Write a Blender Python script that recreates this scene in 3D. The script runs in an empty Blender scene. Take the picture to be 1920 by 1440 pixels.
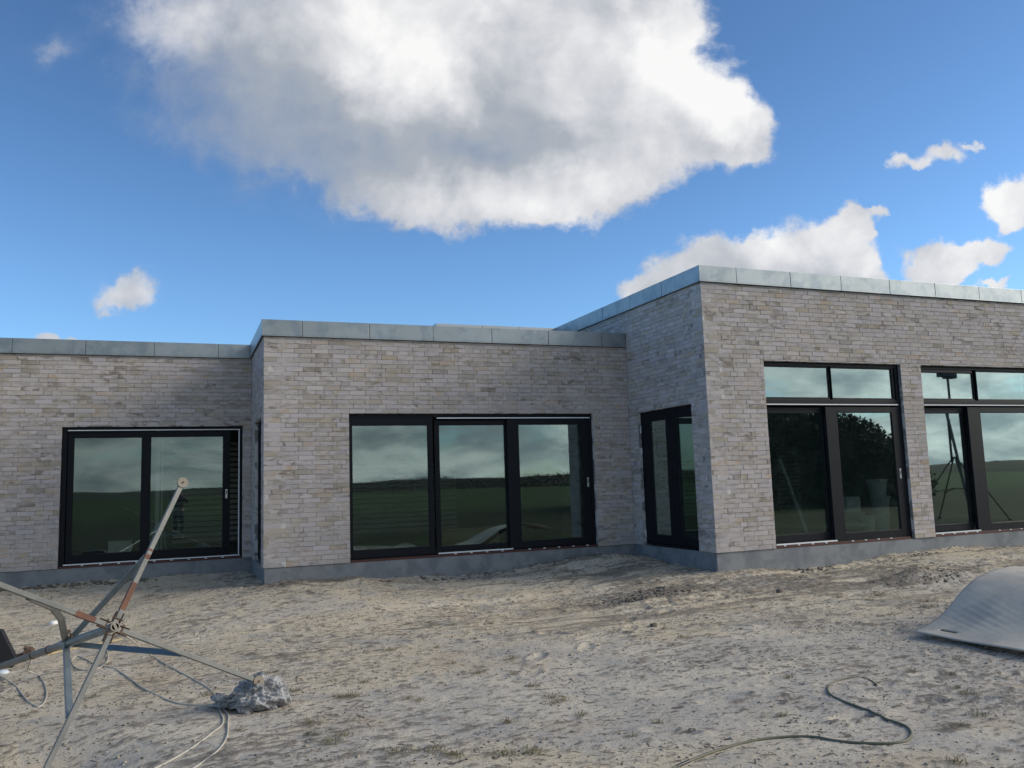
import bpy, bmesh, math, random
import numpy as np
from mathutils import Vector, Matrix
random.seed(7); RNG = np.random.default_rng(11)
scene = bpy.context.scene
col = scene.collection

# ------------------------------------------------------------------ camera
YAW, PIT, ROL, FOC = 21.7737, 6.6939, -1.8784, 1563.39
CAM = Vector((-1.0742, -12.0970, 1.0687))
a, b, c = (math.radians(v) for v in (YAW, PIT, ROL))
FW = Vector((math.sin(a)*math.cos(b), math.cos(a)*math.cos(b), math.sin(b)))
R0 = FW.cross(Vector((0, 0, 1))).normalized(); U0 = R0.cross(FW)
RT = R0*math.cos(c) + U0*math.sin(c); UP = -R0*math.sin(c) + U0*math.cos(c)
cd = bpy.data.cameras.new('camera'); cam = bpy.data.objects.new('camera', cd); col.objects.link(cam)
m = Matrix((RT, UP, -FW)).transposed().to_4x4(); m.translation = CAM; cam.matrix_world = m
cd.sensor_width = 36; cd.lens = 36*FOC/1920; cd.clip_start = .05; cd.clip_end = 6000
scene.camera = cam
scene.view_settings.view_transform = 'Standard'; scene.view_settings.look = 'None'
scene.view_settings.gamma = 1; scene.view_settings.exposure = 0.15
scene.cycles.max_bounces = 8; scene.cycles.transparent_max_bounces = 12

# ------------------------------------------------------------------ light
SUN_AZ, SUN_EL = 108.0, 25.0       # compass from +Y towards +X
sd = Vector((math.sin(math.radians(SUN_AZ))*math.cos(math.radians(SUN_EL)),
             math.cos(math.radians(SUN_AZ))*math.cos(math.radians(SUN_EL)), math.sin(math.radians(SUN_EL))))
ld = bpy.data.lights.new('sun', 'SUN'); ld.energy = 2.6; ld.angle = math.radians(28); ld.color = (1, .93, .82)
lo = bpy.data.objects.new('sun', ld); col.objects.link(lo)
lo.rotation_euler = sd.to_track_quat('Z', 'Y').to_euler(); lo.location = (20, -5, 20)

# ------------------------------------------------------------------ node helper
class NT:
    def __init__(s, tree): s.t = tree; s.n = tree.nodes; s.l = tree.links
    def new(s, kind, **kw):
        n = s.n.new(kind)
        for k, v in kw.items(): setattr(n, k, v)
        return n
    def put(s, sock, v):
        if isinstance(v, bpy.types.NodeSocket): s.l.new(v, sock)
        elif v is not None: sock.default_value = v
    def math(s, op, a, b=None, c=None, clamp=False):
        n = s.new('ShaderNodeMath', operation=op, use_clamp=clamp)
        s.put(n.inputs[0], a); s.put(n.inputs[1], b); s.put(n.inputs[2], c); return n.outputs[0]
    def vec(s, op, a, b=None):
        n = s.new('ShaderNodeVectorMath', operation=op); s.put(n.inputs[0], a)
        if b is not None:
            if op == 'SCALE': s.put(n.inputs['Scale'], b)
            else: s.put(n.inputs[1], b)
        return n.outputs['Value'] if op in ('DOT_PRODUCT', 'LENGTH') else n.outputs[0]
    def noise(s, vec, scale, detail=4, rough=.55, dist=0, out=0):
        n = s.new('ShaderNodeTexNoise'); s.put(n.inputs['Vector'], vec)
        n.inputs['Scale'].default_value = scale; n.inputs['Detail'].default_value = detail
        n.inputs['Roughness'].default_value = rough; n.inputs['Distortion'].default_value = dist
        return n.outputs[out]
    def ramp(s, v, lo, hi, a=0., b=1.):
        n = s.new('ShaderNodeMapRange', interpolation_type='SMOOTHSTEP')
        s.put(n.inputs[0], v); n.inputs[1].default_value = lo; n.inputs[2].default_value = hi
        n.inputs[3].default_value = a; n.inputs[4].default_value = b; return n.outputs[0]
    def mix(s, f, a, b, mode='MIX'):
        n = s.new('ShaderNodeMix', data_type='RGBA', blend_type=mode)
        s.put(n.inputs[0], f)
        for sock, v in ((n.inputs[6], a), (n.inputs[7], b)):
            if isinstance(v, tuple) and len(v) == 3: v = (*v, 1)
            s.put(sock, v)
        return n.outputs[2]
    def mapping(s, vec, sc=(1, 1, 1), rot=(0, 0, 0)):
        n = s.new('ShaderNodeMapping'); s.put(n.inputs[0], vec); n.inputs['Scale'].default_value = sc
        n.inputs['Rotation'].default_value = rot; return n.outputs[0]

# ------------------------------------------------------------------ sky with clouds
world = bpy.data.worlds.new('World'); scene.world = world; world.use_nodes = True
w = NT(world.node_tree); w.n.clear()
out = w.new('ShaderNodeOutputWorld'); bg = w.new('ShaderNodeBackground')
sky = w.new('ShaderNodeTexSky', sky_type='NISHITA'); sky.sun_disc = False
sky.sun_elevation = math.radians(SUN_EL); sky.sun_rotation = math.radians(SUN_AZ)
sky.altitude = 0; sky.air_density = 1.0; sky.dust_density = .5; sky.ozone_density = 2.0
SKY_STR = 0.12
tc = w.new('ShaderNodeTexCoord'); D = w.vec('NORMALIZE', tc.outputs['Generated'])
dr = w.vec('DOT_PRODUCT', D, tuple(RT)); du = w.vec('DOT_PRODUCT', D, tuple(UP)); df = w.vec('DOT_PRODUCT', D, tuple(FW))
dfc = w.math('MAXIMUM', df, .12)
cx = w.new('ShaderNodeCombineXYZ'); w.put(cx.inputs[0], w.math('DIVIDE', dr, dfc)); w.put(cx.inputs[1], w.math('DIVIDE', du, dfc))
P0 = cx.outputs[0]
def blobs(P, lst):
    acc = None
    for (px, py, ax, ay, wt) in lst:
        u, v = (px-960)/FOC, (720-py)/FOC
        q = w.vec('MULTIPLY', w.vec('SUBTRACT', P, (u, v, 0)), (FOC/ax, FOC/ay, 0))
        e = w.math('EXPONENT', w.math('MULTIPLY', w.vec('DOT_PRODUCT', q, q), -1.0))
        acc = w.math('MULTIPLY', e, wt) if acc is None else w.math('MULTIPLY_ADD', e, wt, acc)
    return acc
wn = w.noise(P0, 5.5, 3, .5, 0, 1)
wn2 = w.noise(P0, 22, 4, .6, 0, 1)
wn3 = w.noise(P0, 70, 4, .65, 0, 1)
PW = w.vec('ADD', w.vec('ADD', P0, w.vec('SCALE', w.vec('SUBTRACT', wn, (.5, .5, .5)), .095)),
           w.vec('ADD', w.vec('SCALE', w.vec('SUBTRACT', wn2, (.5, .5, .5)), .046), w.vec('SCALE', w.vec('SUBTRACT', wn3, (.5, .5, .5)), .011)))
big = [(640, 60, 260, 150, 1.0), (700, 260, 200, 120, .9), (900, 150, 220, 180, 1.1), (1130, 130, 190, 170, 1.1),
       (1330, 230, 130, 75, 1.1), (1180, 10, 130, 110, .9), (880, 370, 190, 70, .9), (1060, 360, 110, 60, .8),
       (700, 370, 100, 50, .32), (430, 130, 150, 130, .42), (300, 20, 140, 70, .45), (460, 270, 130, 60, .35), (1400, 265, 55, 40, .5), (1180, 320, 90, 45, .6)]
small = [(1555, 470, 80, 75, 1.0), (1450, 500, 110, 60, 1.0), (1330, 520, 110, 45, 1.0), (1215, 545, 55, 28, .9), (1600, 425, 30, 44, 1.0), (1625, 520, 30, 30, .5),
         (225, 530, 66, 36, 1.0), (140, 624, 62, 20, 1.3), (100, 78, 50, 34, .40), (1762, 288, 50, 24, .75), (1690, 314, 40, 18, .62), (1825, 270, 18, 9, .5),
         (1885, 392, 62, 46, .95), (1905, 425, 30, 20, .5), (1790, 490, 75, 30, .95), (1740, 512, 40, 30, .6), (1860, 480, 50, 22, .7), (1880, 536, 40, 9, .8), (1800, 543, 30, 7, .7), (1650, 400, 18, 12, .5), (1640, 440, 14, 9, .45)]
dens = w.math('ADD', blobs(PW, big), blobs(PW, small))
fine = w.noise(P0, 14, 9, .62, .3)
softn = blobs(P0, [(330, 200, 330, 330, 1.0)])
# density with ragged, noise-eaten edges
d1 = w.math('MULTIPLY_ADD', w.math('SUBTRACT', fine, .5), 1.0, dens)
hard = w.ramp(d1, .28, .64)
soft = w.ramp(d1, .08, 1.2)
alpha_f = w.new('ShaderNodeMix', data_type='FLOAT'); w.put(alpha_f.inputs[0], w.math('MINIMUM', softn, 1.0)); w.put(alpha_f.inputs[2], hard); w.put(alpha_f.inputs[3], soft)
alpha = alpha_f.outputs[0]
# cloud brightness: towards the sun (right / up) bright, thick undersides grey
br = blobs(PW, [(740, 40, 190, 110, .33), (1250, 110, 160, 130, .37), (1360, 210, 110, 80, .34), (1130, 330, 100, 60, .30), (940, 400, 200, 45, .26),
                (780, 150, 120, 80, .30), (480, 240, 220, 190, -.36), (330, 40, 120, 60, .22), (900, 270, 210, 50, -.32), (930, 160, 90, 60, -.16), (1500, 440, 170, 90, .30), (1530, 520, 60, 35, -.22),
                (225, 515, 60, 25, .14), (1860, 400, 120, 180, .36), (1740, 290, 120, 40, .15), (1070, 110, 60, 90, .12), (1330, 280, 90, 25, -.12)])
nb = w.math('MULTIPLY_ADD', w.noise(PW, 16, 7, .6, .3), .45, w.math('MULTIPLY', w.noise(PW, 5.5, 5, .55, .2), .62))
rel_a = w.noise(P0, 8.5, 5, .52, .25); rel_b = w.noise(w.vec('ADD', P0, (.016, .012, 0)), 8.5, 5, .52, .25)
relief = w.math('MULTIPLY', w.math('SUBTRACT', rel_a, rel_b), .95)
bri0 = w.math('MULTIPLY_ADD', w.math('SUBTRACT', nb, .525), .50, w.math('ADD', br, .53))
bri = w.math('ADD', bri0, relief)
ccol = w.new('ShaderNodeValToRGB'); cr = ccol.color_ramp
cr.elements[0].position = .05; cr.elements[0].color = (.25, .31, .41, 1)
cr.elements[1].position = .95; cr.elements[1].color = (.88, .875, .865, 1)
e = cr.elements.new(.38); e.color = (.38, .41, .455, 1)
e = cr.elements.new(.64); e.color = (.60, .61, .64, 1)
w.put(ccol.inputs[0], bri)
# the rest of the sky: broken cloud
sz = w.new('ShaderNodeSeparateXYZ'); w.put(sz.inputs[0], D)
zc = w.math('ADD', w.math('MAXIMUM', sz.outputs[2], 0), .34)
PD = w.vec('DIVIDE', D, None)
cb = w.new('ShaderNodeCombineXYZ')
w.put(cb.inputs[0], w.math('DIVIDE', sz.outputs[0], zc)); w.put(cb.inputs[1], w.math('DIVIDE', sz.outputs[1], zc))
rn = w.noise(cb.outputs[0], 1.7, 8, .6, .4)
rb = w.noise(cb.outputs[0], 3.2, 6, .6, .3)
side = w.vec('DOT_PRODUCT', D, (.70, -.71, 0))
rest_a = w.math('MULTIPLY', w.ramp(rn, .34, .50), w.ramp(w.vec('DOT_PRODUCT', D, (.85, -.52, 0)), -.35, .25))
rest_c = w.mix(w.ramp(rb, .36, .64), (.28, .33, .38), (.72, .76, .78))
rest_c = w.vec('SCALE', rest_c, w.ramp(side, .45, 1.0, .60, 1.72))
front = w.ramp(df, .55, .66)
alpha_t = w.new('ShaderNodeMix', data_type='FLOAT'); w.put(alpha_t.inputs[0], front); w.put(alpha_t.inputs[2], rest_a); w.put(alpha_t.inputs[3], alpha)
ct = w.mix(front, rest_c, ccol.outputs[0])
skyc = w.vec('SCALE', sky.outputs[0], SKY_STR)
skyt = w.vec('SCALE', w.vec('MULTIPLY', skyc, (.63, .87, 1.12)), w.ramp(sz.outputs[2], .10, .50, 1.28, .98))
fin = w.mix(w.math('MULTIPLY', alpha_t.outputs[0], .97), skyt, ct)
w.put(bg.inputs[0], fin); bg.inputs[1].default_value = 1.0
w.l.new(bg.outputs[0], out.inputs[0])
world.cycles.sampling_method = 'MANUAL'; world.cycles.sample_map_resolution = 512

# ------------------------------------------------------------------ materials
def mat(name, base=(.5, .5, .5), rough=.6, metal=0., var=0., vscale=8., bump=0., bscale=60., col2=None, v2scale=3., lo=.45, hi=.62, spec=.5, stretch=(1, 1, 1)):
    m = bpy.data.materials.new(name); m.use_nodes = True; t = NT(m.node_tree)
    p = t.n['Principled BSDF']; p.inputs['Roughness'].default_value = rough; p.inputs['Metallic'].default_value = metal
    p.inputs['Specular IOR Level'].default_value = spec
    tcn = t.new('ShaderNodeTexCoord').outputs['Object']
    if stretch != (1, 1, 1): tcn = t.mapping(tcn, stretch)
    c = (*base, 1)
    if col2: c = t.mix(t.ramp(t.noise(tcn, v2scale, 6, .6, .3), lo, hi), base, col2)
    if var:
        f = t.noise(tcn, vscale, 6, .6)
        c = t.mix(1.0, c, t.mix(f, (1-var,)*3, (1+var,)*3), 'MULTIPLY')
    t.put(p.inputs['Base Color'], c)
    if bump:
        bn = t.new('ShaderNodeBump'); bn.inputs['Strength'].default_value = min(1, bump); bn.inputs['Distance'].default_value = .004
        t.put(bn.inputs['Height'], t.noise(tcn, bscale, 6, .6)); t.put(p.inputs['Normal'], bn.outputs[0])
    return m
M = {}
M['frame'] = mat('anthracite_frame', (.0055, .0075, .012), .5, 0, .2, 5, .15, 300, spec=.2)
M['gasket'] = mat('black_gasket_and_shade', (.006, .006, .008), .6)
M['strip'] = mat('white_strip', (.82, .84, .86), .35, 0, .1, 9)
M['wood'] = mat('red_hardwood', (.085, .026, .019), .5, 0, .45, 14, .3, 90, stretch=(.2, 1, 1))
M['steel'] = mat('brushed_steel', (.6, .6, .58), .32, .9, .1, 20)
M['plinth'] = mat('plinth_render', (.25, .26, .27), .85, 0, .25, 3.2, .8, 70, (.185, .195, .21), 3.4, .44, .62)
M['inner'] = mat('plaster', (.30, .31, .30), .9, 0, .15, 2)
M['slat'] = mat('grey_lath', (.85, .85, .80), .8, 0, .2, 4)
M['floor'] = mat('raw_floor', (.27, .26, .25), .8, 0, .3, 1.5)
M['roof'] = mat('roof_felt', (.05, .05, .052), .9, 0, .2, 4, .5, 200)

def glass_mat(name, refl=.06, tint=(.74, .87, .82), tr=(.82, .87, .85), body=.02):
    m = bpy.data.materials.new(name); m.use_nodes = True; t = NT(m.node_tree); t.n.remove(t.n['Principled BSDF'])
    o = t.n['Material Output']
    g = t.new('ShaderNodeBsdfGlossy'); g.inputs['Color'].default_value = (*tint, 1); g.inputs['Roughness'].default_value = .012
    x = t.new('ShaderNodeBsdfTransparent'); x.inputs['Color'].default_value = (*tr, 1)
    lw = t.new('ShaderNodeLayerWeight'); lw.inputs[0].default_value = .5
    tcn = t.new('ShaderNodeTexCoord').outputs['Object']
    bn = t.new('ShaderNodeBump'); bn.inputs['Strength'].default_value = .12; bn.inputs['Distance'].default_value = .0007
    t.put(bn.inputs['Height'], t.noise(tcn, 1.4, 1, .4)); t.put(g.inputs['Normal'], bn.outputs[0])
    f = t.math('MULTIPLY_ADD', t.math('POWER', lw.outputs['Facing'], 1.5), 1.0, refl+.10, clamp=True)
    mx = t.new('ShaderNodeMixShader'); t.put(mx.inputs[0], f); t.l.new(x.outputs[0], mx.inputs[1]); t.l.new(g.outputs[0], mx.inputs[2])
    df_ = t.new('ShaderNodeBsdfDiffuse'); df_.inputs['Color'].default_value = (.35, .42, .40, 1)
    dust = t.ramp(t.noise(tcn, 3, 6, .7), .4, .8, body*.4, body*1.6)
    mx2 = t.new('ShaderNodeMixShader'); t.put(mx2.inputs[0], dust); t.l.new(mx.outputs[0], mx2.inputs[1]); t.l.new(df_.outputs[0], mx2.inputs[2])
    t.l.new(mx2.outputs[0], o.inputs[0]); return m
M['glass'] = glass_mat('window_glass')
M['glass_up'] = M['glass']

def brick_mat():
    m = bpy.data.materials.new('slurried_brick'); m.use_nodes = True; t = NT(m.node_tree)
    p = t.n['Principled BSDF']; p.inputs['Roughness'].default_value = .88; p.inputs['Specular IOR Level'].default_value = .25
    at = t.new('ShaderNodeAttribute'); at.attribute_name = 'Col'
    geo = t.new('ShaderNodeTexCoord').outputs['Object']
    # every brick has its own clouding: offset the pattern by the brick's random number
    sh = t.new('ShaderNodeCombineXYZ'); t.put(sh.inputs[0], t.math('MULTIPLY', at.outputs['Alpha'], 91.7)); t.put(sh.inputs[2], t.math('MULTIPLY', at.outputs['Alpha'], 57.3))
    loc = t.vec('ADD', t.mapping(geo, (4.2, 4.2, 10)), sh.outputs[0])
    sm = t.noise(loc, 1.5, 4, .55, .2)
    kind_ = t.math('FRACT', t.math('MULTIPLY', at.outputs['Alpha'], 7.31))
    tone = t.new('ShaderNodeValToRGB'); t.put(tone.inputs[0], kind_); tr_ = tone.color_ramp; tr_.interpolation = 'CONSTANT'
    tr_.elements[0].position = 0; tr_.elements[0].color = (.34, .32, .315, 1); tr_.elements[1].position = .86; tr_.elements[1].color = (.44, .34, .24, 1)
    for ps, cc in ((.30, (.36, .32, .25)), (.48, (.30, .27, .225)), (.62, (.45, .43, .45)), (.78, (.185, .155, .13)), (.94, (.24, .215, .165))):
        e_ = tr_.elements.new(ps); e_.color = (*cc, 1)
    c = t.mix(t.ramp(sm, .44, .60, 0, .85), at.outputs['Color'], tone.outputs[0])
    sl = t.noise(t.mapping(geo, (1, 1, 2.0)), 1.9, 8, .68, .6)
    c = t.mix(t.ramp(sl, .42, .68, .0, .60), c, (.50, .465, .45))
    wsp = t.noise(t.mapping(geo, (7, 7, 30)), 2.4, 5, .7)
    c = t.mix(t.ramp(wsp, .62, .72, 0, .5), c, (.64, .61, .59))
    big_ = t.noise(geo, .55, 4, .6)
    c = t.mix(1.0, c, t.mix(big_, (.98, .945, .935), (1.22, 1.18, 1.165)), 'MULTIPLY')
    t.put(p.inputs['Base Color'], c)
    bn = t.new('ShaderNodeBump'); bn.inputs['Strength'].default_value = .7; bn.inputs['Distance'].default_value = .004
    t.put(bn.inputs['Height'], t.noise(geo, 55, 6, .65)); t.put(p.inputs['Normal'], bn.outputs[0])
    return m
M['brick'] = brick_mat()
M['mortar'] = mat('mortar', (.235, .222, .212), .95, 0, .2, 6, .8, 90, (.62, .59, .565), 4.5, .44, .56)
def zinc_mat():
    m = mat('coping_metal', (.36, .395, .41), .42, .62, .22, 2.2, .12, 40, (.28, .325, .355), 3.5)
    return m
M['zinc'] = zinc_mat()

# ------------------------------------------------------------------ mesh helpers
class MB:
    def __init__(s): s.v = []; s.f = []; s.c = []
    def add(s, vs, fs):
        n = len(s.v); s.v += [tuple(x) for x in vs]; s.f += [tuple(i+n for i in f) for f in fs]
    def box(s, x0, x1, y0, y1, z0, z1):
        s.add([(x0, y0, z0), (x1, y0, z0), (x1, y1, z0), (x0, y1, z0), (x0, y0, z1), (x1, y0, z1), (x1, y1, z1), (x0, y1, z1)],
              [(0, 3, 2, 1), (4, 5, 6, 7), (0, 1, 5, 4), (1, 2, 6, 5), (2, 3, 7, 6), (3, 0, 4, 7)])
    def bar(s, p, q, wx, wy, up=(0, 0, 1)):
        p = Vector(p); q = Vector(q); d = (q-p).normalized(); u = Vector(up)
        r = d.cross(u)
        if r.length < 1e-4: r = d.cross(Vector((1, 0, 0)))
        r.normalize(); u = r.cross(d)
        vs = []
        for o in (p, q):
            for (i, j) in ((-1, -1), (1, -1), (1, 1), (-1, 1)): vs.append(o + r*i*wx/2 + u*j*wy/2)
        s.add(vs, [(0, 3, 2, 1), (4, 5, 6, 7), (0, 1, 5, 4), (1, 2, 6, 5), (2, 3, 7, 6), (3, 0, 4, 7)])
    def tube(s, pts, r, n=10, cap=True, radii=None):
        pts = [Vector(p) for p in pts]; base = len(s.v); k = len(pts); ref = None
        for i, p in enumerate(pts):
            d = (pts[min(i+1, k-1)] - pts[max(i-1, 0)]).normalized()
            if ref is None: ref = d.orthogonal().normalized()
            ref = (ref - d*ref.dot(d)).normalized(); o = d.cross(ref); rr = radii[i] if radii else r
            for j in range(n):
                t = 2*math.pi*j/n; s.v.append(tuple(p + (ref*math.cos(t) + o*math.sin(t))*rr))
        for i in range(k-1):
            for j in range(n):
                a0 = base+i*n+j; a1 = base+i*n+(j+1) % n; s.f.append((a0, a1, a1+n, a0+n))
        if cap:
            s.f.append(tuple(base+j for j in range(n))[::-1]); s.f.append(tuple(base+(k-1)*n+j for j in range(n)))
    def disc(s, c, nrm, r, th, n=28):
        c = Vector(c); nrm = Vector(nrm).normalized(); s.tube([c, c+nrm*th], r, n)
    def lathe(s, c, prof, n=24):
        base = len(s.v)
        for (r, z) in prof:
            for j in range(n):
                t = 2*math.pi*j/n; s.v.append((c[0]+r*math.cos(t), c[1]+r*math.sin(t), c[2]+z))
        for i in range(len(prof)-1):
            for j in range(n):
                a0 = base+i*n+j; a1 = base+i*n+(j+1) % n; s.f.append((a0, a1, a1+n, a0+n))
        s.f.append(tuple(base+j for j in range(n))[::-1]); s.f.append(tuple(base+(len(prof)-1)*n+j for j in range(n)))
    def build(s, name, material, parent=None, smooth=False, bevel=0):
        me = bpy.data.meshes.new(name); me.from_pydata(s.v, [], s.f); me.update()
        o = bpy.data.objects.new(name, me); col.objects.link(o)
        if material: me.materials.append(material)
        if parent:
            o.parent = parent; o.matrix_parent_inverse = Matrix.Translation(-parent_origin(parent))
        if smooth:
            me.polygons.foreach_set('use_smooth', [True]*len(me.polygons))
        if bevel:
            bm = o.modifiers.new('bevel', 'BEVEL'); bm.width = bevel; bm.segments = 2; bm.limit_method = 'ANGLE'
        return o
def parent_origin(o):
    v = Vector(o.location)
    while o.parent: 
        # children keep world coordinates in their meshes: only Empties are offset
        o = o.parent; v = v + o.location if o.type == 'EMPTY' else v
    return v if True else v
def empty(name, loc, label=None, cat=None, group=None):
    o = bpy.data.objects.new(name, None); col.objects.link(o); o.location = loc; o.empty_display_size = .3
    tag(o, label, cat, group); return o
def tag(o, label=None, cat=None, group=None, kind=None):
    if label: o['label'] = label
    if cat: o['category'] = cat
    if group: o['group'] = group
    if kind: o['kind'] = kind
    return o
def build_child(mb, name, material, parent, **kw):
    """mesh in world coordinates under an Empty thing or under one of its parts"""
    o = mb.build(name, material, None, **kw)
    o.parent = parent
    off = Vector((0, 0, 0)); p = parent
    while p: off += p.location; p = p.parent
    me = o.data
    arr = np.empty(len(me.vertices)*3, dtype=np.float32); me.vertices.foreach_get('co', arr)
    arr = arr.reshape(-1, 3) - np.array(off, dtype=np.float32); me.vertices.foreach_set('co', arr.ravel()); me.update()
    return o
CH = build_child

# ------------------------------------------------------------------ noise in numpy
def vnoise(x, y, seed=0):
    xi = np.floor(x).astype(np.int64); yi = np.floor(y).astype(np.int64); xf = x-xi; yf = y-yi
    def h(i, j):
        n = (i*374761393 + j*668265263 + seed*1274126177) & 0xffffffff
        n = ((n ^ (n >> 13))*1274126177) & 0xffffffff
        n = ((n ^ (n >> 16))*2246822519) & 0xffffffff
        return ((n ^ (n >> 15)) & 0xffff)/65535.
    u = xf*xf*xf*(xf*(xf*6-15)+10); v = yf*yf*yf*(yf*(yf*6-15)+10)
    return (h(xi, yi)*(1-u)+h(xi+1, yi)*u)*(1-v) + (h(xi, yi+1)*(1-u)+h(xi+1, yi+1)*u)*v
def fbm(x, y, f, octv=4, gain=.5, seed=0):
    s = 0; a_ = 1; t = 0
    for k in range(octv):
        s = s + a_*(vnoise(x*f+17.3*k, y*f-9.1*k, seed+k)*2-1); t += a_; a_ *= gain; f *= 2.03
    return s/t
def sstep(x, lo, hi):
    t = np.clip((x-lo)/(hi-lo), 0, 1); return t*t*(3-2*t)
Y1, Y3, X3 = 2.178, -2.230, 5.824
def wdist(x, y):
    q = lambda xa, ya: np.hypot(np.maximum(0, xa-x), np.maximum(0, ya-y))
    return np.minimum(np.maximum(0, Y1-y), np.minimum(q(0., 0.), q(X3, Y3)))
def gbase(x, y):
    x = np.asarray(x, float); y = np.asarray(y, float)
    d = wdist(x, y)
    z = -.25 - .17*sstep(d, 0, 3.5)
    G = lambda cx_, cy_, sx, sy, h: h*np.exp(-((x-cx_)/sx)**2-((y-cy_)/sy)**2)
    z = z + G(-1.9, -6.6, .55, .55, -.20) + G(4.9, -.35, .8, .45, .10) + G(3.2, -.3, .7, .4, -.05)
    z = z + G(7.6, -4.0, .50, .20, .13) + G(8.2, -4.15, .3, .2, .08) + G(.45, -.35, .35, .3, .05) + G(1.2, -.25, .3, .25, .06) + G(-.15, .2, .4, .3, -.03)
    z = z + G(11.5, -3.2, 2.5, .9, .10) + G(6.3, -2.5, .9, .3, .06) + G(4.2, -3.1, .7, .3, .035) + G(7.0, -2.6, .7, .3, -.06) + G(5.3, -1.2, .5, .8, .05)
    return z
_fr = np.random.default_rng(77)
FEET = []
for _w in range(9):
    fx, fy, fa = _fr.uniform(-2, 7), _fr.uniform(-8.6, -2.8), _fr.uniform(-.9, .9) + (math.pi if _fr.random() < .5 else 0)
    for _k in range(7):
        side_ = (-1)**_k*.10
        FEET.append((fx+math.cos(fa)*.62*_k-math.sin(fa)*side_, fy+math.sin(fa)*.62*_k*.6+math.cos(fa)*side_, fa+_fr.normal(0, .2), _fr.uniform(.6, 1.2)))
RUTS = [(-.6, -2.4, .035), (-.6, -3.9, .035)]
def gheight(x, y):
    z = gheight0(x, y); x = np.asarray(x, float); y = np.asarray(y, float)
    for (fx, fy, fa, fd) in FEET:
        m_ = (np.abs(x-fx) < .45) & (np.abs(y-fy) < .45)
        if not m_.any(): continue
        dx, dy = x[m_]-fx, y[m_]-fy; u = (dx*math.cos(fa)+dy*math.sin(fa))/.155; v = (-dx*math.sin(fa)+dy*math.cos(fa))/.060
        d2 = np.sqrt(u*u+v*v); z[m_] += fd*(-.011*sstep(-d2, -1.15, -.80) + .009*np.exp(-((d2-1.35)/.28)**2))
    for (ra, rb_, rs) in RUTS:      # a pair of wheel tracks running along the building towards the right
        yc = rb_ + rs*x + .12*np.sin(x*.7+ra); m_ = (np.abs(y-yc) < .6) & (x > .5)
        if not m_.any(): continue
        d_ = (y[m_]-yc[m_])/.16; k_ = sstep(x[m_], 1.0, 3.2)*(.6+.4*np.sin(x[m_]*2.1+ra*3))
        z[m_] += k_*(-.030*np.exp(-d_**4) + .018*np.exp(-((np.abs(d_)-1.5)/.45)**2) + .006*np.sin(x[m_]*52)*np.exp(-d_**4))
    return z
def gheight0(x, y):
    x = np.asarray(x, float); y = np.asarray(y, float)
    z = gbase(x, y)
    far = sstep(np.hypot(x-4, y+4), 14, 40)
    flat_ = .40 + .60*sstep(y, -5.2, -3.0)
    n = .055*fbm(x, y, .42, 2, .45, 3) + flat_*.022*fbm(x, y*1.3, 1.7, 3, .5, 8)
    pock = fbm(x, y*1.35, 5.5, 3, .6, 21)
    pm = sstep(fbm(x, y, .38, 3, .6, 64), -.18, .30)
    n = n + flat_*((.35+.65*pm)*(.010*np.maximum(0, pock-.02) - .012*sstep(-pock, .2, .5)) - .008*pm*sstep(-fbm(x, y, 7.5, 3, .6, 95), .30, .55))
    lump = fbm(x, y, 13., 3, .6, 31)
    rough = .35 + .9*sstep(fbm(x, y, .6, 2, .5, 44), -.1, .5)
    wallrough = np.exp(-wdist(x, y)/.45)
    n = n + (.007*rough*flat_ + .035*wallrough)*np.maximum(0, lump) - .004*flat_*np.maximum(0, -lump) + .0022*fbm(x, y, 34., 2, .6, 57)
    return z + n*(1-far*.6) + far*.35*fbm(x, y, .03, 3, .5, 5)
def gz(x, y): return float(gheight(np.array([x]), np.array([y]))[0])

# ------------------------------------------------------------------ ground
def graded(lo, hi, step, far, grow=1.22):
    a_ = list(np.arange(lo, hi+1e-6, step)); s = step; L = []; x = lo
    while x > -far: s *= grow; x -= s; L.append(x)
    s = step; x = hi; H_ = []
    while x < far: s *= grow; x += s; H_.append(x)
    return np.array(L[::-1]+a_+H_)
gxs = graded(-5.2, 14.0, .024, 2500)
ys_a = np.arange(-9.6, -3.0, .019); ys_b = np.arange(-3.0, 2.4, .030)
tmp = graded(0, 1, .5, 2500)
ly = []; s_ = .02; y_ = -9.6
while y_ > -2500: s_ *= 1.2; y_ -= s_; ly.append(y_)
hy = []; s_ = .03; y_ = 2.4
while y_ < 2500: s_ *= 1.25; y_ += s_; hy.append(y_)
gys = np.array(ly[::-1] + list(ys_a) + list(ys_b) + [2.4] + hy)
GX, GY = np.meshgrid(gxs, gys); GZ = gheight(GX, GY)
nx, ny = len(gxs), len(gys)
co = np.stack([GX.ravel(), GY.ravel(), GZ.ravel()], 1).astype(np.float32)
idx = np.arange(nx*ny).reshape(ny, nx)
quads = np.stack([idx[:-1, :-1].ravel(), idx[:-1, 1:].ravel(), idx[1:, 1:].ravel(), idx[1:, :-1].ravel()], 1).astype(np.int32)
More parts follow.
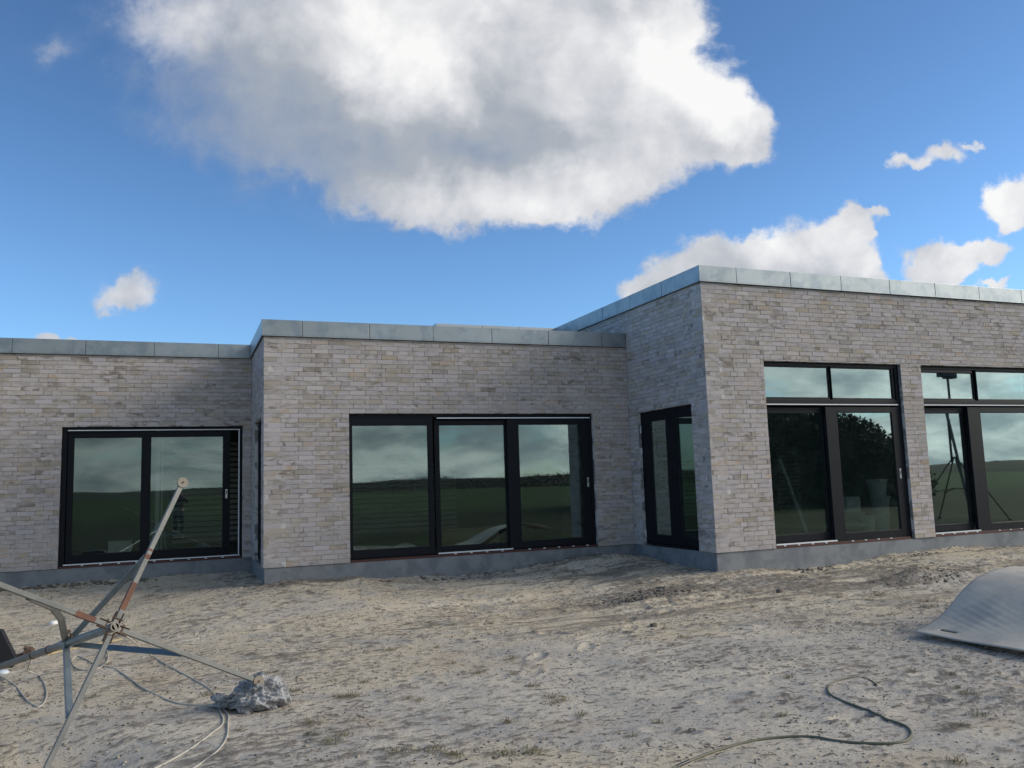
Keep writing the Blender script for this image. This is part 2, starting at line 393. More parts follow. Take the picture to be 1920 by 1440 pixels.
def soil_masks(x, y):
    G = lambda cx_, cy_, sx, sy, h: h*np.exp(-((x-cx_)/sx)**2-((y-cy_)/sy)**2)
    n1 = fbm(x, y*1.5, 2.4, 5, .62, 120); n2 = fbm(x+.3*y, y*2.0, 6.5, 4, .62, 131); n3 = fbm(x-.2*y, y*1.7, 15., 3, .6, 142)
    zone = G(4.3, -3.1, 1.6, .42, .62) + G(7.3, -4.0, 1.1, .35, .85) + G(6.2, -3.2, 2.0, .30, .5) + G(9.5, -3.6, 2.5, .5, .45) + G(5.0, -2.2, 1.2, .3, .35) + G(.5, -.35, .5, .3, .8) + G(1.4, -.3, .7, .2, .5) + G(-.4, 1.2, .5, .8, .45) + G(8.0, -5.0, .9, .5, .2)
    wall = np.exp(-wdist(x, y)/.22)*.45
    dabs = np.maximum(sstep(n2 - .36 + zone*.40 + .42*fbm(x, y, .7, 3, .6, 150), 0, .10), .9*sstep(n3 - .34 + zone*.36 + .42*fbm(x, y, 1.0, 3, .6, 155), 0, .09))
    big_ = sstep(n1*.9 + zone + wall - .52, 0, .30)
    strk = sstep(fbm(x*.42+.06*y, y*3.2, 1.6, 5, .62, 181) - .16 + .1*fbm(x, y, .5, 2, .5, 183), 0, .12)
    zs_ = sstep(y, -5.6, -4.0)*sstep(x, .8, 3.2)
    dabs = np.maximum(dabs, strk*zs_*.95)
    return np.clip(np.maximum(dabs*.85, big_), 0, 1), np.clip(sstep(fbm(x, y*1.2, .5, 4, .6, 160) + .45*sstep(y, -6.4, -3.2) - .30*sstep(x, .5, 5.) - .05, -.22, .25), 0, 1)
def np_mesh(name, co, faces, k):
    me = bpy.data.meshes.new(name); me.vertices.add(len(co)); me.vertices.foreach_set('co', co.astype(np.float32).ravel())
    me.loops.add(faces.size); me.loops.foreach_set('vertex_index', faces.astype(np.int32).ravel())
    me.polygons.add(len(faces)); me.polygons.foreach_set('loop_start', np.arange(0, faces.size, k, dtype=np.int32))
    me.polygons.foreach_set('loop_total', np.full(len(faces), k, dtype=np.int32)); me.update(calc_edges=True)
    return me
def ground_mat():
    m = bpy.data.materials.new('sandy_ground'); m.use_nodes = True; t = NT(m.node_tree)
    p = t.n['Principled BSDF']; p.inputs['Roughness'].default_value = .95; p.inputs['Specular IOR Level'].default_value = .15
    g = t.new('ShaderNodeTexCoord').outputs['Object']
    sand, pale, grey, brown, dark = (.59, .505, .38), (.64, .57, .46), (.49, .445, .385), (.235, .205, .175), (.105, .088, .070)
    at = t.new('ShaderNodeAttribute'); at.attribute_name = 'Soil'; sa = t.new('ShaderNodeSeparateColor'); t.put(sa.inputs[0], at.outputs['Color'])
    sp = t.new('ShaderNodeSeparateXYZ'); t.put(sp.inputs[0], g)
    c = t.mix(sa.outputs[1], grey, sand)
    c = t.mix(t.ramp(t.noise(g, 1.3, 7, .65, .6), .48, .64, 0, .8), c, pale)
    c = t.mix(t.ramp(t.noise(g, 2.1, 6, .66, .8), .52, .66, 0, .65), c, (.40, .385, .36))
    c = t.mix(t.ramp(t.noise(g, .8, 6, .6, .5), .52, .66, 0, .5), c, (.50, .40, .285))
    bc = t.mix(t.ramp(t.noise(g, 9, 5, .7), .38, .62), (.115, .098, .080), (.225, .195, .165))
    c = t.mix(t.math('MULTIPLY', sa.outputs[0], t.ramp(t.noise(g, 30, 5, .7), .30, .55, .55, 1.0)), c, bc)
    dn = t.noise(t.mapping(g, (1, 1.8, 1), (0, 0, .25)), 11, 5, .66, .6)
    dm = t.ramp(dn, .575, .615)
    dm2 = t.ramp(t.noise(t.mapping(g, (1, 1.6, 1), (0, 0, -.3)), 27, 4, .62, .5), .60, .645)
    clus = t.ramp(t.noise(g, 1.1, 5, .6), .44, .58, .05, 1.0)
    c = t.mix(t.math('MULTIPLY', t.math('MAXIMUM', dm, t.math('MULTIPLY', dm2, .85)), clus), c, t.mix(t.noise(g, 6, 3, .5), (.10, .085, .07), (.20, .175, .15)))  # dark dabs: soil specks and small lump shadows put into the colour
    # grit
    c = t.mix(t.ramp(t.noise(t.mapping(g, (1, 1.4, 1)), 48, 4, .65), .58, .66, 0, .7), c, (.13, .11, .09))
    c = t.mix(t.ramp(t.noise(g, 120, 2, .6), .66, .74, 0, .7), c, (.68, .64, .58))
    # field beyond the plot
    gn = t.noise(g, .25, 6, .65)
    green = t.mix(t.ramp(t.noise(g, .9, 8, .7), .35, .65), (.030, .056, .014), (.060, .100, .026))
    green = t.mix(t.math('MULTIPLY', t.ramp(sp.outputs[1], -40.0, -22.0), t.ramp(t.noise(g, .5, 6, .7), .30, .55)), green, (.035, .036, .018))
    r = t.vec('LENGTH', t.vec('SUBTRACT', t.vec('MULTIPLY', g, (1, 1, 0)), (4, 0, 0)))
    gf = t.math('MAXIMUM', t.math('MAXIMUM', t.ramp(t.math('MULTIPLY_ADD', gn, -1.2, t.math('MULTIPLY_ADD', sp.outputs[0], .52, sp.outputs[1])), -8.35, -9.0), t.ramp(t.math('MULTIPLY_ADD', gn, -1.0, t.math('MULTIPLY_ADD', sp.outputs[0], -.78, sp.outputs[1])), -12.0, -12.8)),  t.ramp(t.math('MULTIPLY_ADD', gn, 7.0, r), 24.0, 27.0))
    c = t.mix(gf, c, green)
    t.put(p.inputs['Base Color'], c)
    h = t.math('ADD', t.math('MULTIPLY', t.noise(g, 18, 6, .68, .3), .030), t.math('MULTIPLY', t.noise(g, 60, 6, .75), .016))
    bn = t.new('ShaderNodeBump'); bn.inputs['Strength'].default_value = .45; bn.inputs['Distance'].default_value = 1.0
    t.put(bn.inputs['Height'], h); t.put(p.inputs['Normal'], bn.outputs[0])
    return m
SD, SW = soil_masks(GX, GY)
nearm = np.exp(-(np.maximum(0, np.hypot(GX-4, GY+4)-16)/6)**2)
co[:, 2] += (SD*nearm*(.004+.010*np.maximum(0, fbm(GX, GY, 19., 3, .6, 171)+.3))).ravel().astype(np.float32)
gme = np_mesh('ground', co, quads, 4)
ga = gme.attributes.new('Soil', 'FLOAT_COLOR', 'POINT'); ga.data.foreach_set('color', np.stack([SD.ravel(), SW.ravel(), SD.ravel()*0, SD.ravel()*0+1], 1).astype(np.float32).ravel()); gme.polygons.foreach_set('use_smooth', np.ones(len(gme.polygons), dtype=bool))
go = bpy.data.objects.new('ground', gme); col.objects.link(go); gme.materials.append(ground_mat()); tag(go, kind='structure')

# scattered crumbs of soil: one mesh, nobody could count them
def scatter(name, n, region, size, colr, seed, flat=.6, elong=1.0, rough=.9, mask=None, tries=3):
    r = np.random.default_rng(seed)
    x = r.uniform(region[0], region[1], n*tries); y = r.uniform(region[2], region[3], n*tries)
    keep = (fbm(x, y, 1.1, 4, .65, seed)*1.6 + r.uniform(-.35, .35, n*tries)) > .10
    if mask is not None: keep &= mask(x, y)
    x = x[keep][:n]; y = y[keep][:n]; n = len(x)
    ok = ~((y > np.where(x < 0, Y1, np.where(x < X3, 0., Y3))-.02)); x = x[ok]; y = y[ok]; n = len(x)
    s = size[0] + (size[1]-size[0])*r.uniform(0, 1, n)**3.2
    th = r.uniform(0, 2*np.pi, n); z = gheight(x, y)
    base = np.array([[1, 0, 0], [-1, 0, 0], [0, 1, 0], [0, -1, 0], [0, 0, 1], [0, 0, -1]], float)
    V = base[None]*(1+r.uniform(-.45, .45, (n, 6, 1))); V = V + r.uniform(-.25, .25, (n, 6, 3))
    V[..., 0] *= (s*elong)[:, None]; V[..., 1] *= s[:, None]; V[..., 2] *= (s*flat)[:, None]
    cth, sth = np.cos(th)[:, None], np.sin(th)[:, None]
    X = V[..., 0]*cth - V[..., 1]*sth + x[:, None]; Yv = V[..., 0]*sth + V[..., 1]*cth + y[:, None]; Z = V[..., 2] + z[:, None] + (s*flat*.35)[:, None]
    co_ = np.stack([X, Yv, Z], 2).reshape(-1, 3)
    f = np.array([[0, 2, 4], [2, 1, 4], [1, 3, 4], [3, 0, 4], [2, 0, 5], [1, 2, 5], [3, 1, 5], [0, 3, 5]])
    F = (f[None] + (np.arange(n)*6)[:, None, None]).reshape(-1, 3)
    me = np_mesh(name, co_, F, 3); o = bpy.data.objects.new(name, me); col.objects.link(o); me.materials.append(colr)
    return o
m_clod = mat('dark_clod', (.085, .070, .055), .95, 0, .5, 3, col2=(.20, .17, .135), v2scale=5)
m_heap = mat('heap_soil', (.115, .095, .075), .95, 0, .6, 4, col2=(.20, .17, .135), v2scale=7)
m_clod2 = mat('sand_clod', (.36, .31, .245), .95, 0, .3, 3)
m_white = mat('chalk_grit', (.70, .68, .64), .9, 0, .2, 3)
m_straw = mat('dead_straw', (.16, .125, .08), .9, 0, .4, 3)
R = (-4.2, 12.5, -9.6, 2.1)
tag(scatter('soil_crumbs', 26000, R, (.0025, .0105), m_clod, 5), 'dark brown crumbs of soil scattered over the pale sand', 'soil', kind='stuff')
tag(scatter('sand_lumps', 9000, R, (.003, .017), m_clod2, 6), 'pale sandy lumps scattered over the building plot', 'sand', kind='stuff')
tag(scatter('chalk_grit', 2200, R, (.003, .009), m_white, 9), 'tiny white grit specks lying on the sand', 'grit', kind='stuff')
tag(scatter('straw_litter', 6500, (-4, 8, -9.6, -2.5), (.0016, .0036), m_straw, 12, .8, 13), 'thin dark stalks and roots lying on the sand', 'litter', kind='stuff')
def heapmask(x, y):
    d = np.minimum(((x-7.6)/.75)**2+((y+4.0)/.28)**2, ((x-4.3)/.9)**2+((y+3.1)/.35)**2)
    wy = np.where(x < 0, Y1, np.where(x < X3, 0., Y3))
    if x.size and x.min() > 3: return d < 1
    near = (wy-y < .42) & (wy-y > .02) & (fbm(x, y, 1.1, 3, .5, 201) > .05)
    return (d < 1) | near
tag(scatter('soil_clods', 2400, R, (.006, .034), m_heap, 15, .6, 1.25, mask=heapmask, tries=60), 'heaps of dark clods along the plinth and on the sand', 'soil clods', kind='stuff')

tag(scatter('soil_heaps', 1500, (3.2, 8.6, -4.5, -2.6), (.004, .020), m_heap, 19, .55, 1.25, mask=heapmask, tries=40), 'two low heaps of dark soil clods in front of the high block', 'soil clods', kind='stuff')
# grass tufts
def tufts():
    spots = [(.67, -4.58, 1), (1.13, -5.7, .8), (.08, -5.93, 1), (.24, -5.59, .7), (1.38, -6.52, .8), (1.34, -6.66, .8), (1.37, -6.2, .6), (1.43, -6.63, .7), (.88, -6.93, .9), (1.38, -6.99, .7),
             (4.1, -7.12, .8), (4.27, -7.33, .8), (3.93, -7.78, .9), (3.53, -8.16, .9), (6.38, -5.25, 1.6), (6.46, -4.44, 1.2), (-.3, -6.68, .9), (-.23, -6.9, 1), (.28, -7.28, 1.2), (.08, -7.23, 1),
             (.65, -7.52, 1), (2.48, -7.59, .6), (-.37, -5.71, 1), (-.28, -5.59, .9), (-.3, -6.42, 1), (1.52, -5.39, .8), (4.15, -.87, 1.2), (.01, -5.92, 1), (-1.44, .5, 1), (.37, -7.43, 1.1), (.8, -7.55, 1.1),
             (3.24, -8.27, .9), (2.0, -8.57, 1), (2.67, -8.73, 1), (6.1, -4.7, 1), (5.9, -4.45, 1), (6.6, -5.0, 1.2), (-.15, -6.8, .8), (.5, -6.2, .6)]
    r = np.random.default_rng(4)
    for _ in range(60):
        spots.append((r.uniform(-3, 9), r.uniform(-9.3, -3), r.uniform(.3, .7)))
    mb = MB()
    for (x, y, s) in spots:
        nb_ = int(38*s)+5
        for k in range(nb_):
            ang = r.uniform(0, 2*math.pi); lean = r.uniform(1.2, 2.6); L = r.uniform(.015, .042)*(.6+.5*s)
            bx, by = x + r.normal(0, .034*s), y + r.normal(0, .026*s); z0 = gz(bx, by)-.004
            dx, dy = math.cos(ang), math.sin(ang); wv = .0017
            px_, py_ = -dy*wv, dx*wv
            m1 = (bx+dx*L*.4*lean, by+dy*L*.4*lean, z0+L*.75); m2 = (bx+dx*L*1.1*lean, by+dy*L*1.1*lean, z0+L*(1.0-.35*lean)+.008)
            mb.add([(bx-px_, by-py_, z0), (bx+px_, by+py_, z0), (m1[0]+px_, m1[1]+py_, m1[2]), (m1[0]-px_, m1[1]-py_, m1[2]), m2], [(0, 1, 2, 3), (3, 2, 4)])
    return mb
m_grass = mat('dry_grass', (.17, .165, .08), .8, 0, .5, 2, col2=(.20, .155, .09), v2scale=1.3)
tag(tufts().build('grass_tufts', m_grass), 'small dry green and brown grass tufts dotted over the sand', 'grass', kind='stuff')

for i, (x_, y_, s_, lab) in enumerate(((5.55, -3.85, .036, 'dark soil clod standing alone in front of the high block corner'), (3.30, -4.72, .032, 'dark soil clod lying on bare sand between the middle window and the hose'))):
    bm = bmesh.new(); bmesh.ops.create_icosphere(bm, subdivisions=3, radius=s_); rr_ = random.Random(i)
    for v in bm.verts:
        k_ = 1+.35*float(fbm(np.array([v.co.x*30+i*9]), np.array([v.co.y*30+v.co.z*22]), 1., 4, .6, 301+i)[0]); v.co = Vector((v.co.x*k_*1.35, v.co.y*k_, v.co.z*k_*.7))
    me_ = bpy.data.meshes.new('soil_clod'); bm.to_mesh(me_); bm.free(); me_.materials.append(m_heap)
    oc = bpy.data.objects.new('soil_clod', me_); col.objects.link(oc); oc.location = (x_, y_, gz(x_, y_)+s_*.35); tag(oc, lab, 'clod')
# ------------------------------------------------------------------ the building
BLD = empty('brick_building', (0, 0, 0), 'long flat-roofed building of grey slurried brick with dark window frames and metal coping', 'building')
PITCH = .0667
CP, H2, HC2, H3, HC3 = .03, 3.24, 3.47, 3.838, 4.07
PR_ = .018   # brick face proud of core
def to_world(kind, u, d, z):
    # kind: ('F', y) faces -Y, d goes inward (+Y);  ('L', x) faces -X, d goes inward (+X)
    return (u, kind[1]+d, z) if kind[0] == 'F' else (kind[1]+d, u, z)
def wbox(mb, kind, u0, u1, d0, d1, z0, z1):
    if kind[0] == 'F': mb.box(u0, u1, kind[1]+d0, kind[1]+d1, z0, z1)
    else: mb.box(kind[1]+d0, kind[1]+d1, u0, u1, z0, z1)
def bricks(name, kind, u0, u1, ztop, holes, seed, corner=(False, False)):
    """one mesh of individually laid bricks over a mortar core with openings"""
    r = random.Random(seed); V = []; F = []; C_ = []
    pal = [((.45, .42, .405), 26), ((.49, .46, .45), 24), ((.41, .385, .375), 16), ((.43, .395, .36), 12), ((.38, .345, .29), 7), ((.46, .435, .445), 18), ((.30, .275, .245), 4), ((.43, .38, .30), 2)]
    cols = [p[0] for p in pal]; wts = [p[1] for p in pal]
    J = .0030
    def emit(a0, a1, z0, z1):
        if a1-a0 < .012 or z1-z0 < .01: return
        c_ = r.choices(cols, wts)[0]; k = r.uniform(.93, 1.07); c_ = [x*k for x in c_]
        al = r.random()
        
        d = -r.uniform(0, .0045); tl = r.uniform(-.0012, .0012); n = len(V)
        j = lambda s_: r.uniform(-s_, s_)
        i_ = .0016
        bk = [(a0, z0), (a1, z0), (a1, z1), (a0, z1)]
        fr = [(a0+i_+j(.001), z0+i_+j(.0016)), (a1-i_+j(.001), z0+i_+j(.0016)), (a1-i_+j(.001), z1-i_+j(.0016)), (a0+i_+j(.001), z1-i_+j(.0016))]
        for (u_, z_) in bk: V.append(to_world(kind, u_, .0075, z_))
        for q, (u_, z_) in enumerate(fr): V.append(to_world(kind, u_, d+(tl if q in (0, 3) else -tl), z_))
        fs = [(4, 5, 6, 7), (0, 1, 5, 4), (1, 2, 6, 5), (2, 3, 7, 6), (3, 0, 4, 7)]
        if kind[0] == 'L': fs = [f[::-1] for f in fs]
        F.extend([tuple(x+n for x in f) for f in fs]); C_.extend([(*c_, al)]*8)
    rows = int(math.ceil(ztop/PITCH))
    for i in range(rows):
        z0 = i*PITCH + J*.5; z1 = min((i+1)*PITCH - J*.5, ztop-.002)
        segs = [(u0, u1, z0, z1)]
        for (h0, h1, hz0, hz1) in holes:
            ns = []
            for (s0, s1, a_, b_) in segs:
                if b_ <= hz0+.004 or a_ >= hz1-.004 or s1 <= h0 or s0 >= h1: ns.append((s0, s1, a_, b_)); continue
                if s0 < h0: ns.append((s0, h0, a_, b_))
                if s1 > h1: ns.append((h1, s1, a_, b_))
                if b_ > hz1+.004 and a_ < hz1: ns.append((max(s0, h0), min(s1, h1), hz1+.002, b_))
            segs = ns
        off = .24 + (0 if i % 2 == 0 else r.choice([.06, .12, -.06, -.06])) + r.uniform(-.006, .006)
        joints = []; x = u0 - off
        while x < u1 + .3:
            joints.append(x); x += .24
        for (s0, s1, a_, b_) in segs:
            cuts = [s0] + [q for q in joints if s0+.045 < q < s1-.045] + [s1]
            for q in list(cuts[1:-1]):
                if r.random() < .06 and q+.12 < s1-.05: cuts.append(q+.12)
            cuts.sort()
            for p_, q_ in zip(cuts, cuts[1:]):
                emit(p_ + (J*.5 if p_ != s0 or True else 0) - (J*.5 if p_ == s0 else 0), q_ - (J*.5 if q_ != s1 else 0), a_, b_)
    me = bpy.data.meshes.new(name); me.from_pydata(V, [], F)
    at = me.attributes.new('Col', 'FLOAT_COLOR', 'POINT'); at.data.foreach_set('color', np.array(C_, dtype=np.float32).ravel())
    me.materials.append(M['brick']); me.update()
    o = bpy.data.objects.new(name, me); col.objects.link(o); o.parent = BLD
    # core behind, thickness .3, as a sub-part of the same wall
    mb = MB(); us = sorted({u0, u1, *[h[0] for h in holes], *[h[1] for h in holes]})
    for p_, q_ in zip(us, us[1:]):
        mid = (p_+q_)/2; hs = [h for h in holes if h[0] < mid < h[1]]
        if not hs: wbox(mb, kind, p_, q_, .0050, .30, 0, ztop-.003)
        else:
            h = hs[0]
            if h[3] < ztop: wbox(mb, kind, p_, q_, .0050, .30, h[3], ztop-.003)
            if h[2] > .001: wbox(mb, kind, p_, q_, .0050, .30, 0, h[2])
    CH(mb, 'mortar_bed', M['mortar'], o)
    return o
A0, A1, AT = -2.757, -.134, 2.121
B0, B1, BT = 1.192, 5.152, 2.132
W0, W1, WT = 6.842, 9.479, 2.712
V0, V1 = 9.906, 12.543
D0, D1, DT = -1.823, -.283, 2.114
S0, S1, ST = .36, 1.50, 2.115
bricks('wall', ('F', Y1), -11.0, -.004, H2, [(A0, A1, -.01, AT)], 1)
bricks('wall', ('L', 0.), .0, Y1, H2, [(S0, S1, -.01, ST)], 2)
bricks('wall', ('F', 0.), .0, X3-.004, H2, [(B0, B1, -.01, BT)], 3)
bricks('wall', ('L', X3), Y3, 2.79, H3, [(D0, D1, -.01, DT)], 4)
bricks('wall', ('F', Y3), X3, 16.5, H3, [(W0, W1, -.01, WT), (V0, V1, -.01, WT)], 5)
bricks('wall', ('F', 2.82), 3.40, X3+.02, H3, [(3.4, 6, -.01, 3.2)], 6)
# plinth, set back under the bricks
mb = MB(); S = .016
mb.box(-11, .0+S, Y1+S, 12, -1.2, -.004)
mb.box(0+S, X3+S, 0+S, 12.0, -1.2, -.004)
mb.box(X3+S, 16.5, Y3+S, 12.0, -1.2, -.004)
CH(mb, 'plinth', M['plinth'], BLD)
# far sides so the volumes are closed
mb = MB()
mb.box(-11.3, -11.0, Y1, 12, 0, H2); mb.box(-11.3, 16.5, 12.0, 12.3, 0, H2); mb.box(16.5, 16.8, Y3, 12.3, 0, H3)
mb.box(3.40, 3.70, 3.12, 12, 3.2, H3); mb.box(3.4, 16.5, 12.0, 12.3, H2, H3)
CH(mb, 'rear_wall', M['mortar'], BLD)
mb = MB()
mb.box(-11, .05, Y1+.32, 12, 3.22, 3.30); mb.box(.32, X3-.0, .32, 3.1, 3.22, 3.30); mb.box(.05, 3.4, 3.1, 12, 3.22, 3.3)
mb.box(X3+.32, 16.5, Y3+.32, 12, H3-.02, H3+.06); mb.box(3.7, X3+.32, 3.12, 12, H3-.02, H3+.06)
CH(mb, 'roof', M['roof'], BLD)
# coping: folded metal lengths with open joints
def coping(kind, u0, u1, z0, z1, joints, t=.40, ends=(True, True)):
    mb = MB(); cuts = [u0]+[j for j in joints if u0 < j < u1]+[u1]
    r = random.Random(int(u0*10)+3)
    for p_, q_ in zip(cuts, cuts[1:]):
        g0 = .004 if p_ != u0 else 0; g1 = .004 if q_ != u1 else 0; dz = r.uniform(-.0015, .0015); dd = r.uniform(-.0015, .0015)
        wbox(mb, kind, p_+g0, q_-g1, -CP+dd, t, z0+.012, z1+dz)
        wbox(mb, kind, p_+g0, q_-g1, -CP-.006+dd, -CP+.012, z0-.006, z0+.012-.0005)   # drip fold
    wbox(mb, kind, u0+.012, u1-.012, -CP+.01, t-.02, z0+.016, z1-.008)
    cpo = CH(mb, 'coping', M['zinc'], BLD, bevel=.003)
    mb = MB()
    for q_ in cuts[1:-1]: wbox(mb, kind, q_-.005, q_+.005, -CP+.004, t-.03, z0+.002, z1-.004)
    wbox(mb, kind, u0+.02, u1-.002, -CP+.008, .02, z0-.010, z0+.011)  # black strip added as the shadow line below the coping overhang
    CH(mb, 'joint_and_shade_strip', M['gasket'], cpo)
    return cpo
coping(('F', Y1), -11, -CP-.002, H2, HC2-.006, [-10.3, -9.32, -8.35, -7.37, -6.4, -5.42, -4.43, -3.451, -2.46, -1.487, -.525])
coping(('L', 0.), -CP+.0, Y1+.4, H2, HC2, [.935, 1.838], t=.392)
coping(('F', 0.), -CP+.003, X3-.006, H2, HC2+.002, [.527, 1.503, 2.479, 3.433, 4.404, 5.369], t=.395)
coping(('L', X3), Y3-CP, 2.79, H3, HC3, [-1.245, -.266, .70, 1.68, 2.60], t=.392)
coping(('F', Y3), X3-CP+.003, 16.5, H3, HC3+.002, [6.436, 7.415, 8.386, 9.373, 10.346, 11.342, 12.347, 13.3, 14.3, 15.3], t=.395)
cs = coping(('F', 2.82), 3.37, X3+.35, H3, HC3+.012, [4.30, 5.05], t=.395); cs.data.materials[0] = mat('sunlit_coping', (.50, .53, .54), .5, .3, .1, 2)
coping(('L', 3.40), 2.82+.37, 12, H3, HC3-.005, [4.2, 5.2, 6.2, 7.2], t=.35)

# ---- windows
def rect_frame(mb, kind, u0, u1, z0, z1, d0, d1, l, r_, b_, t_):
    wbox(mb, kind, u0, u0+l, d0, d1, z0, z1); wbox(mb, kind, u1-r_, u1, d0, d1, z0, z1)
    wbox(mb, kind, u0+l, u1-r_, d0, d1, z0, z0+b_); wbox(mb, kind, u0+l, u1-r_, d0, d1, z1-t_, z1)
def pane(kind, u0, u1, z0, z1, d, parent, sash=None, double=True):
    mb = MB(); wbox(mb, kind, u0-.01, u1+.01, d, d+.004, z0-.01, z1+.01)
    o = CH(mb, 'pane', M['glass'], parent)
    return o
def window(label, kind, u0, u1, z0, z1, frame_w, sashes, panes_d, strips, wood, tabs=None, transom=None, handle=None, fd=(.045, .16), name='window'):
    """outer frame mesh (the part) with sash / pane / strip / sill / handle sub-parts"""
    mb = MB(); l, r_, b_, t_ = frame_w
    rect_frame(mb, kind, u0+.004, u1-.004, z0+.02, z1-.004, fd[0], fd[1], l, r_, b_, t_)
    if transom: wbox(mb, kind, u0+l, u1-r_, fd[0]+.003, fd[1], transom[0], transom[1])
    f = CH(mb, name, M['frame'], BLD, bevel=.003); f['label'] = label
    for (s0, s1, q0, q1, gl, d, glz) in sashes:
        # s: sash outer; gl: glass u0,u1 ; glz: glass z0,z1
        mb = MB(); rect_frame(mb, kind, s0, s1, q0, q1, d, d+.055, gl[0]-s0, s1-gl[1], glz[0]-q0, q1-glz[1])
        CH(mb, 'sash', M['frame'], f, bevel=.003)
        mb = MB(); rect_frame(mb, kind, gl[0]-.001, gl[1]+.001, glz[0]-.001, glz[1]+.001, d+.012, d+.03, .007, .007, .007, .007)
        CH(mb, 'gasket', M['gasket'], f)
        pane(kind, gl[0], gl[1], glz[0], glz[1], d+.02, f)
    for (a_, b2, zz0, zz1, d0_, d1_) in strips:
        mb = MB(); wbox(mb, kind, a_, b2, d0_, d1_, zz0, zz1); CH(mb, 'weather_strip', M['strip'], f)
    if wood:
        mb = MB(); wbox(mb, kind, wood[0], wood[1], .012, .12, -.002, .030)
        CH(mb, 'sill', M['wood'], f, bevel=.002)
    if tabs:
        for tt in tabs:
            mb = MB(); wbox(mb, kind, tt, tt+.035, .007, .03, .024, .036); CH(mb, 'drain_cap', M['strip'], f)
    if handle:
        for (hu, hz, hd) in handle:
            mb = MB(); wbox(mb, kind, hu-.016, hu+.016, hd-.006, hd, hz-.075, hz+.075)
            h_ = CH(mb, 'handle', M['steel'], f, bevel=.003)
            mb = MB(); wbox(mb, kind, hu-.007, hu+.007, hd-.007, hd-.0061, hz-.01, hz+.05)
            CH(mb, 'handle_recess', M['gasket'], f)
    return f
K1 = ('F', Y1)
window('two-leaf sliding window left of the inner corner', K1, A0, A1, 0, AT, (.07, .035, .02, .035),
       [(-2.675, -1.535, .065, 2.045, (-2.593, -1.641), .075, (.185, 1.957)), (-1.64, -.326, .075, 2.045, (-1.511, -.432), .060, (.190, 1.960))], None,
       [(-2.676, -.172, 2.060, 2.074, .030, .045), (-.196, -.180, .06, 2.058, .040, .060), (-2.69, -.172, .040, .056, .020, .044)], (A0+.01, A1-.01),
       [-2.45, -2.2, -1.95, -1.7, -1.45, -1.2, -.95, -.7, -.45], None, [(-.378, 1.03, .060)], fd=(.045, .18))
K2 = ('F', 0.)
window('three-leaf sliding window in the middle wall', K2, B0, B1, 0, BT, (.04, .05, .02, .05),
       [(1.225, 2.46, .045, 2.08, (1.243, 2.385), .048, (.160, 1.962)), (2.50, 3.72, .075, 2.035, (2.578, 3.655), .105, (.140, 1.965)), (3.665, 5.09, .045, 2.045, (3.860, 4.968), .045, (.150, 1.962))], None,
       [(2.526, 5.11, 2.058, 2.074, .028, .045), (2.505, 3.70, .040, .058, .022, .05)], (B0+.01, B1-.01),
       [2.75, 3.0, 3.25, 3.5, 3.95, 4.2, 4.45, 4.7, 4.95], None, [(5.04, 1.025, .045)], fd=(.05, .20))
# solid mullion between fixed leaf and sliding pair
K3 = ('F', Y3)
for (q, lab, ul, ur, ex) in ((W0, 'tall window with transom lights beside the high corner', 0., 0., 0), (V0, 'tall window with transom lights at the right edge', -.09, -.09, 1)):
    gl2 = q+2.425
    tm = (q+1.236, q+1.294) if not ex else (q+1.20, q+1.29)
    sh = [(q+.004, tm[0]+.006, 2.135, 2.70, (q+.016 if not ex else q+.034, tm[0]), .060, (2.180, 2.640 if not ex else 2.606)),
          (tm[1]-.006, q+2.54, 2.135, 2.70, (tm[1], q+2.50), .060, (2.175, 2.640)),
          (q+.03, q+1.13 - (.16 if ex else 0), .065, 2.035, (q+.078 if not ex else q+.03+.01, q+1.110 - (.16 if ex else 0)), .115, (.170, 1.950)),
          (q+1.12 - (.12 if ex else 0), q+2.555, .040, 2.04, (q+1.335 - (.05 if ex else 0), q+2.425), .048, (.150, 1.955))]
    window(lab, K3, q, q+2.637, 0, WT, (.012, .075, .02, .05), sh, None,
           [(q+.03, q+2.55, 2.066, 2.082, .025, .044), (q+.03, q+1.14-(.12 if ex else 0), .040, .058, .022, .06)], (q+.01, q+2.56),
           [q+.15, q+.4, q+.65, q+.9, q+1.4, q+1.65, q+1.9, q+2.15], (2.085, 2.150), [(q+2.50, 1.0, .048)], fd=(.05, .20))
# double door in the side of the high block
KD = ('L', X3)
window('dark two-leaf glazed door in the shaded side wall', KD, D0, D1, 0, DT, (.03, .03, .02, .04),
       [(D0+.02, -1.16, .045, 2.075, (-1.780, -1.300), .050, (.160, 1.952)), (-1.155, D1-.02, .045, 2.075, (-1.020, -.562), .050, (.175, 1.955))], None,
       [(D1-.012, D1-.002, 1.78, 1.90, .035, .05), (D1-.012, D1-.002, .12, .24, .035, .05), (D1-.012, D1-.002, 1.45, 1.55, .035, .05)], None, None, None, None, fd=(.048, .16), name='door')
mb = MB(); mb.tube([(X3+.045, -.985, 1.03), (X3-.01, -.985, 1.03), (X3-.012, -.90, 1.03)], .009, 10); mb.box(X3+.038, X3+.05, -1.0, -.972, .96, 1.10)
dh_ = CH(mb, 'handle', M['steel'], [o for o in BLD.children if o.name.startswith('door')][0], smooth=False)
KS = ('L', 0.)
window('narrow dark window in the shaded side wall', KS, S0, S1, 0, ST, (.05, .05, .03, .05), [(S0+.04, S1-.04, .05, 2.07, (S0+.12, S1-.12), .06, (.17, 1.96))], None, [], None, fd=(.05, .16))

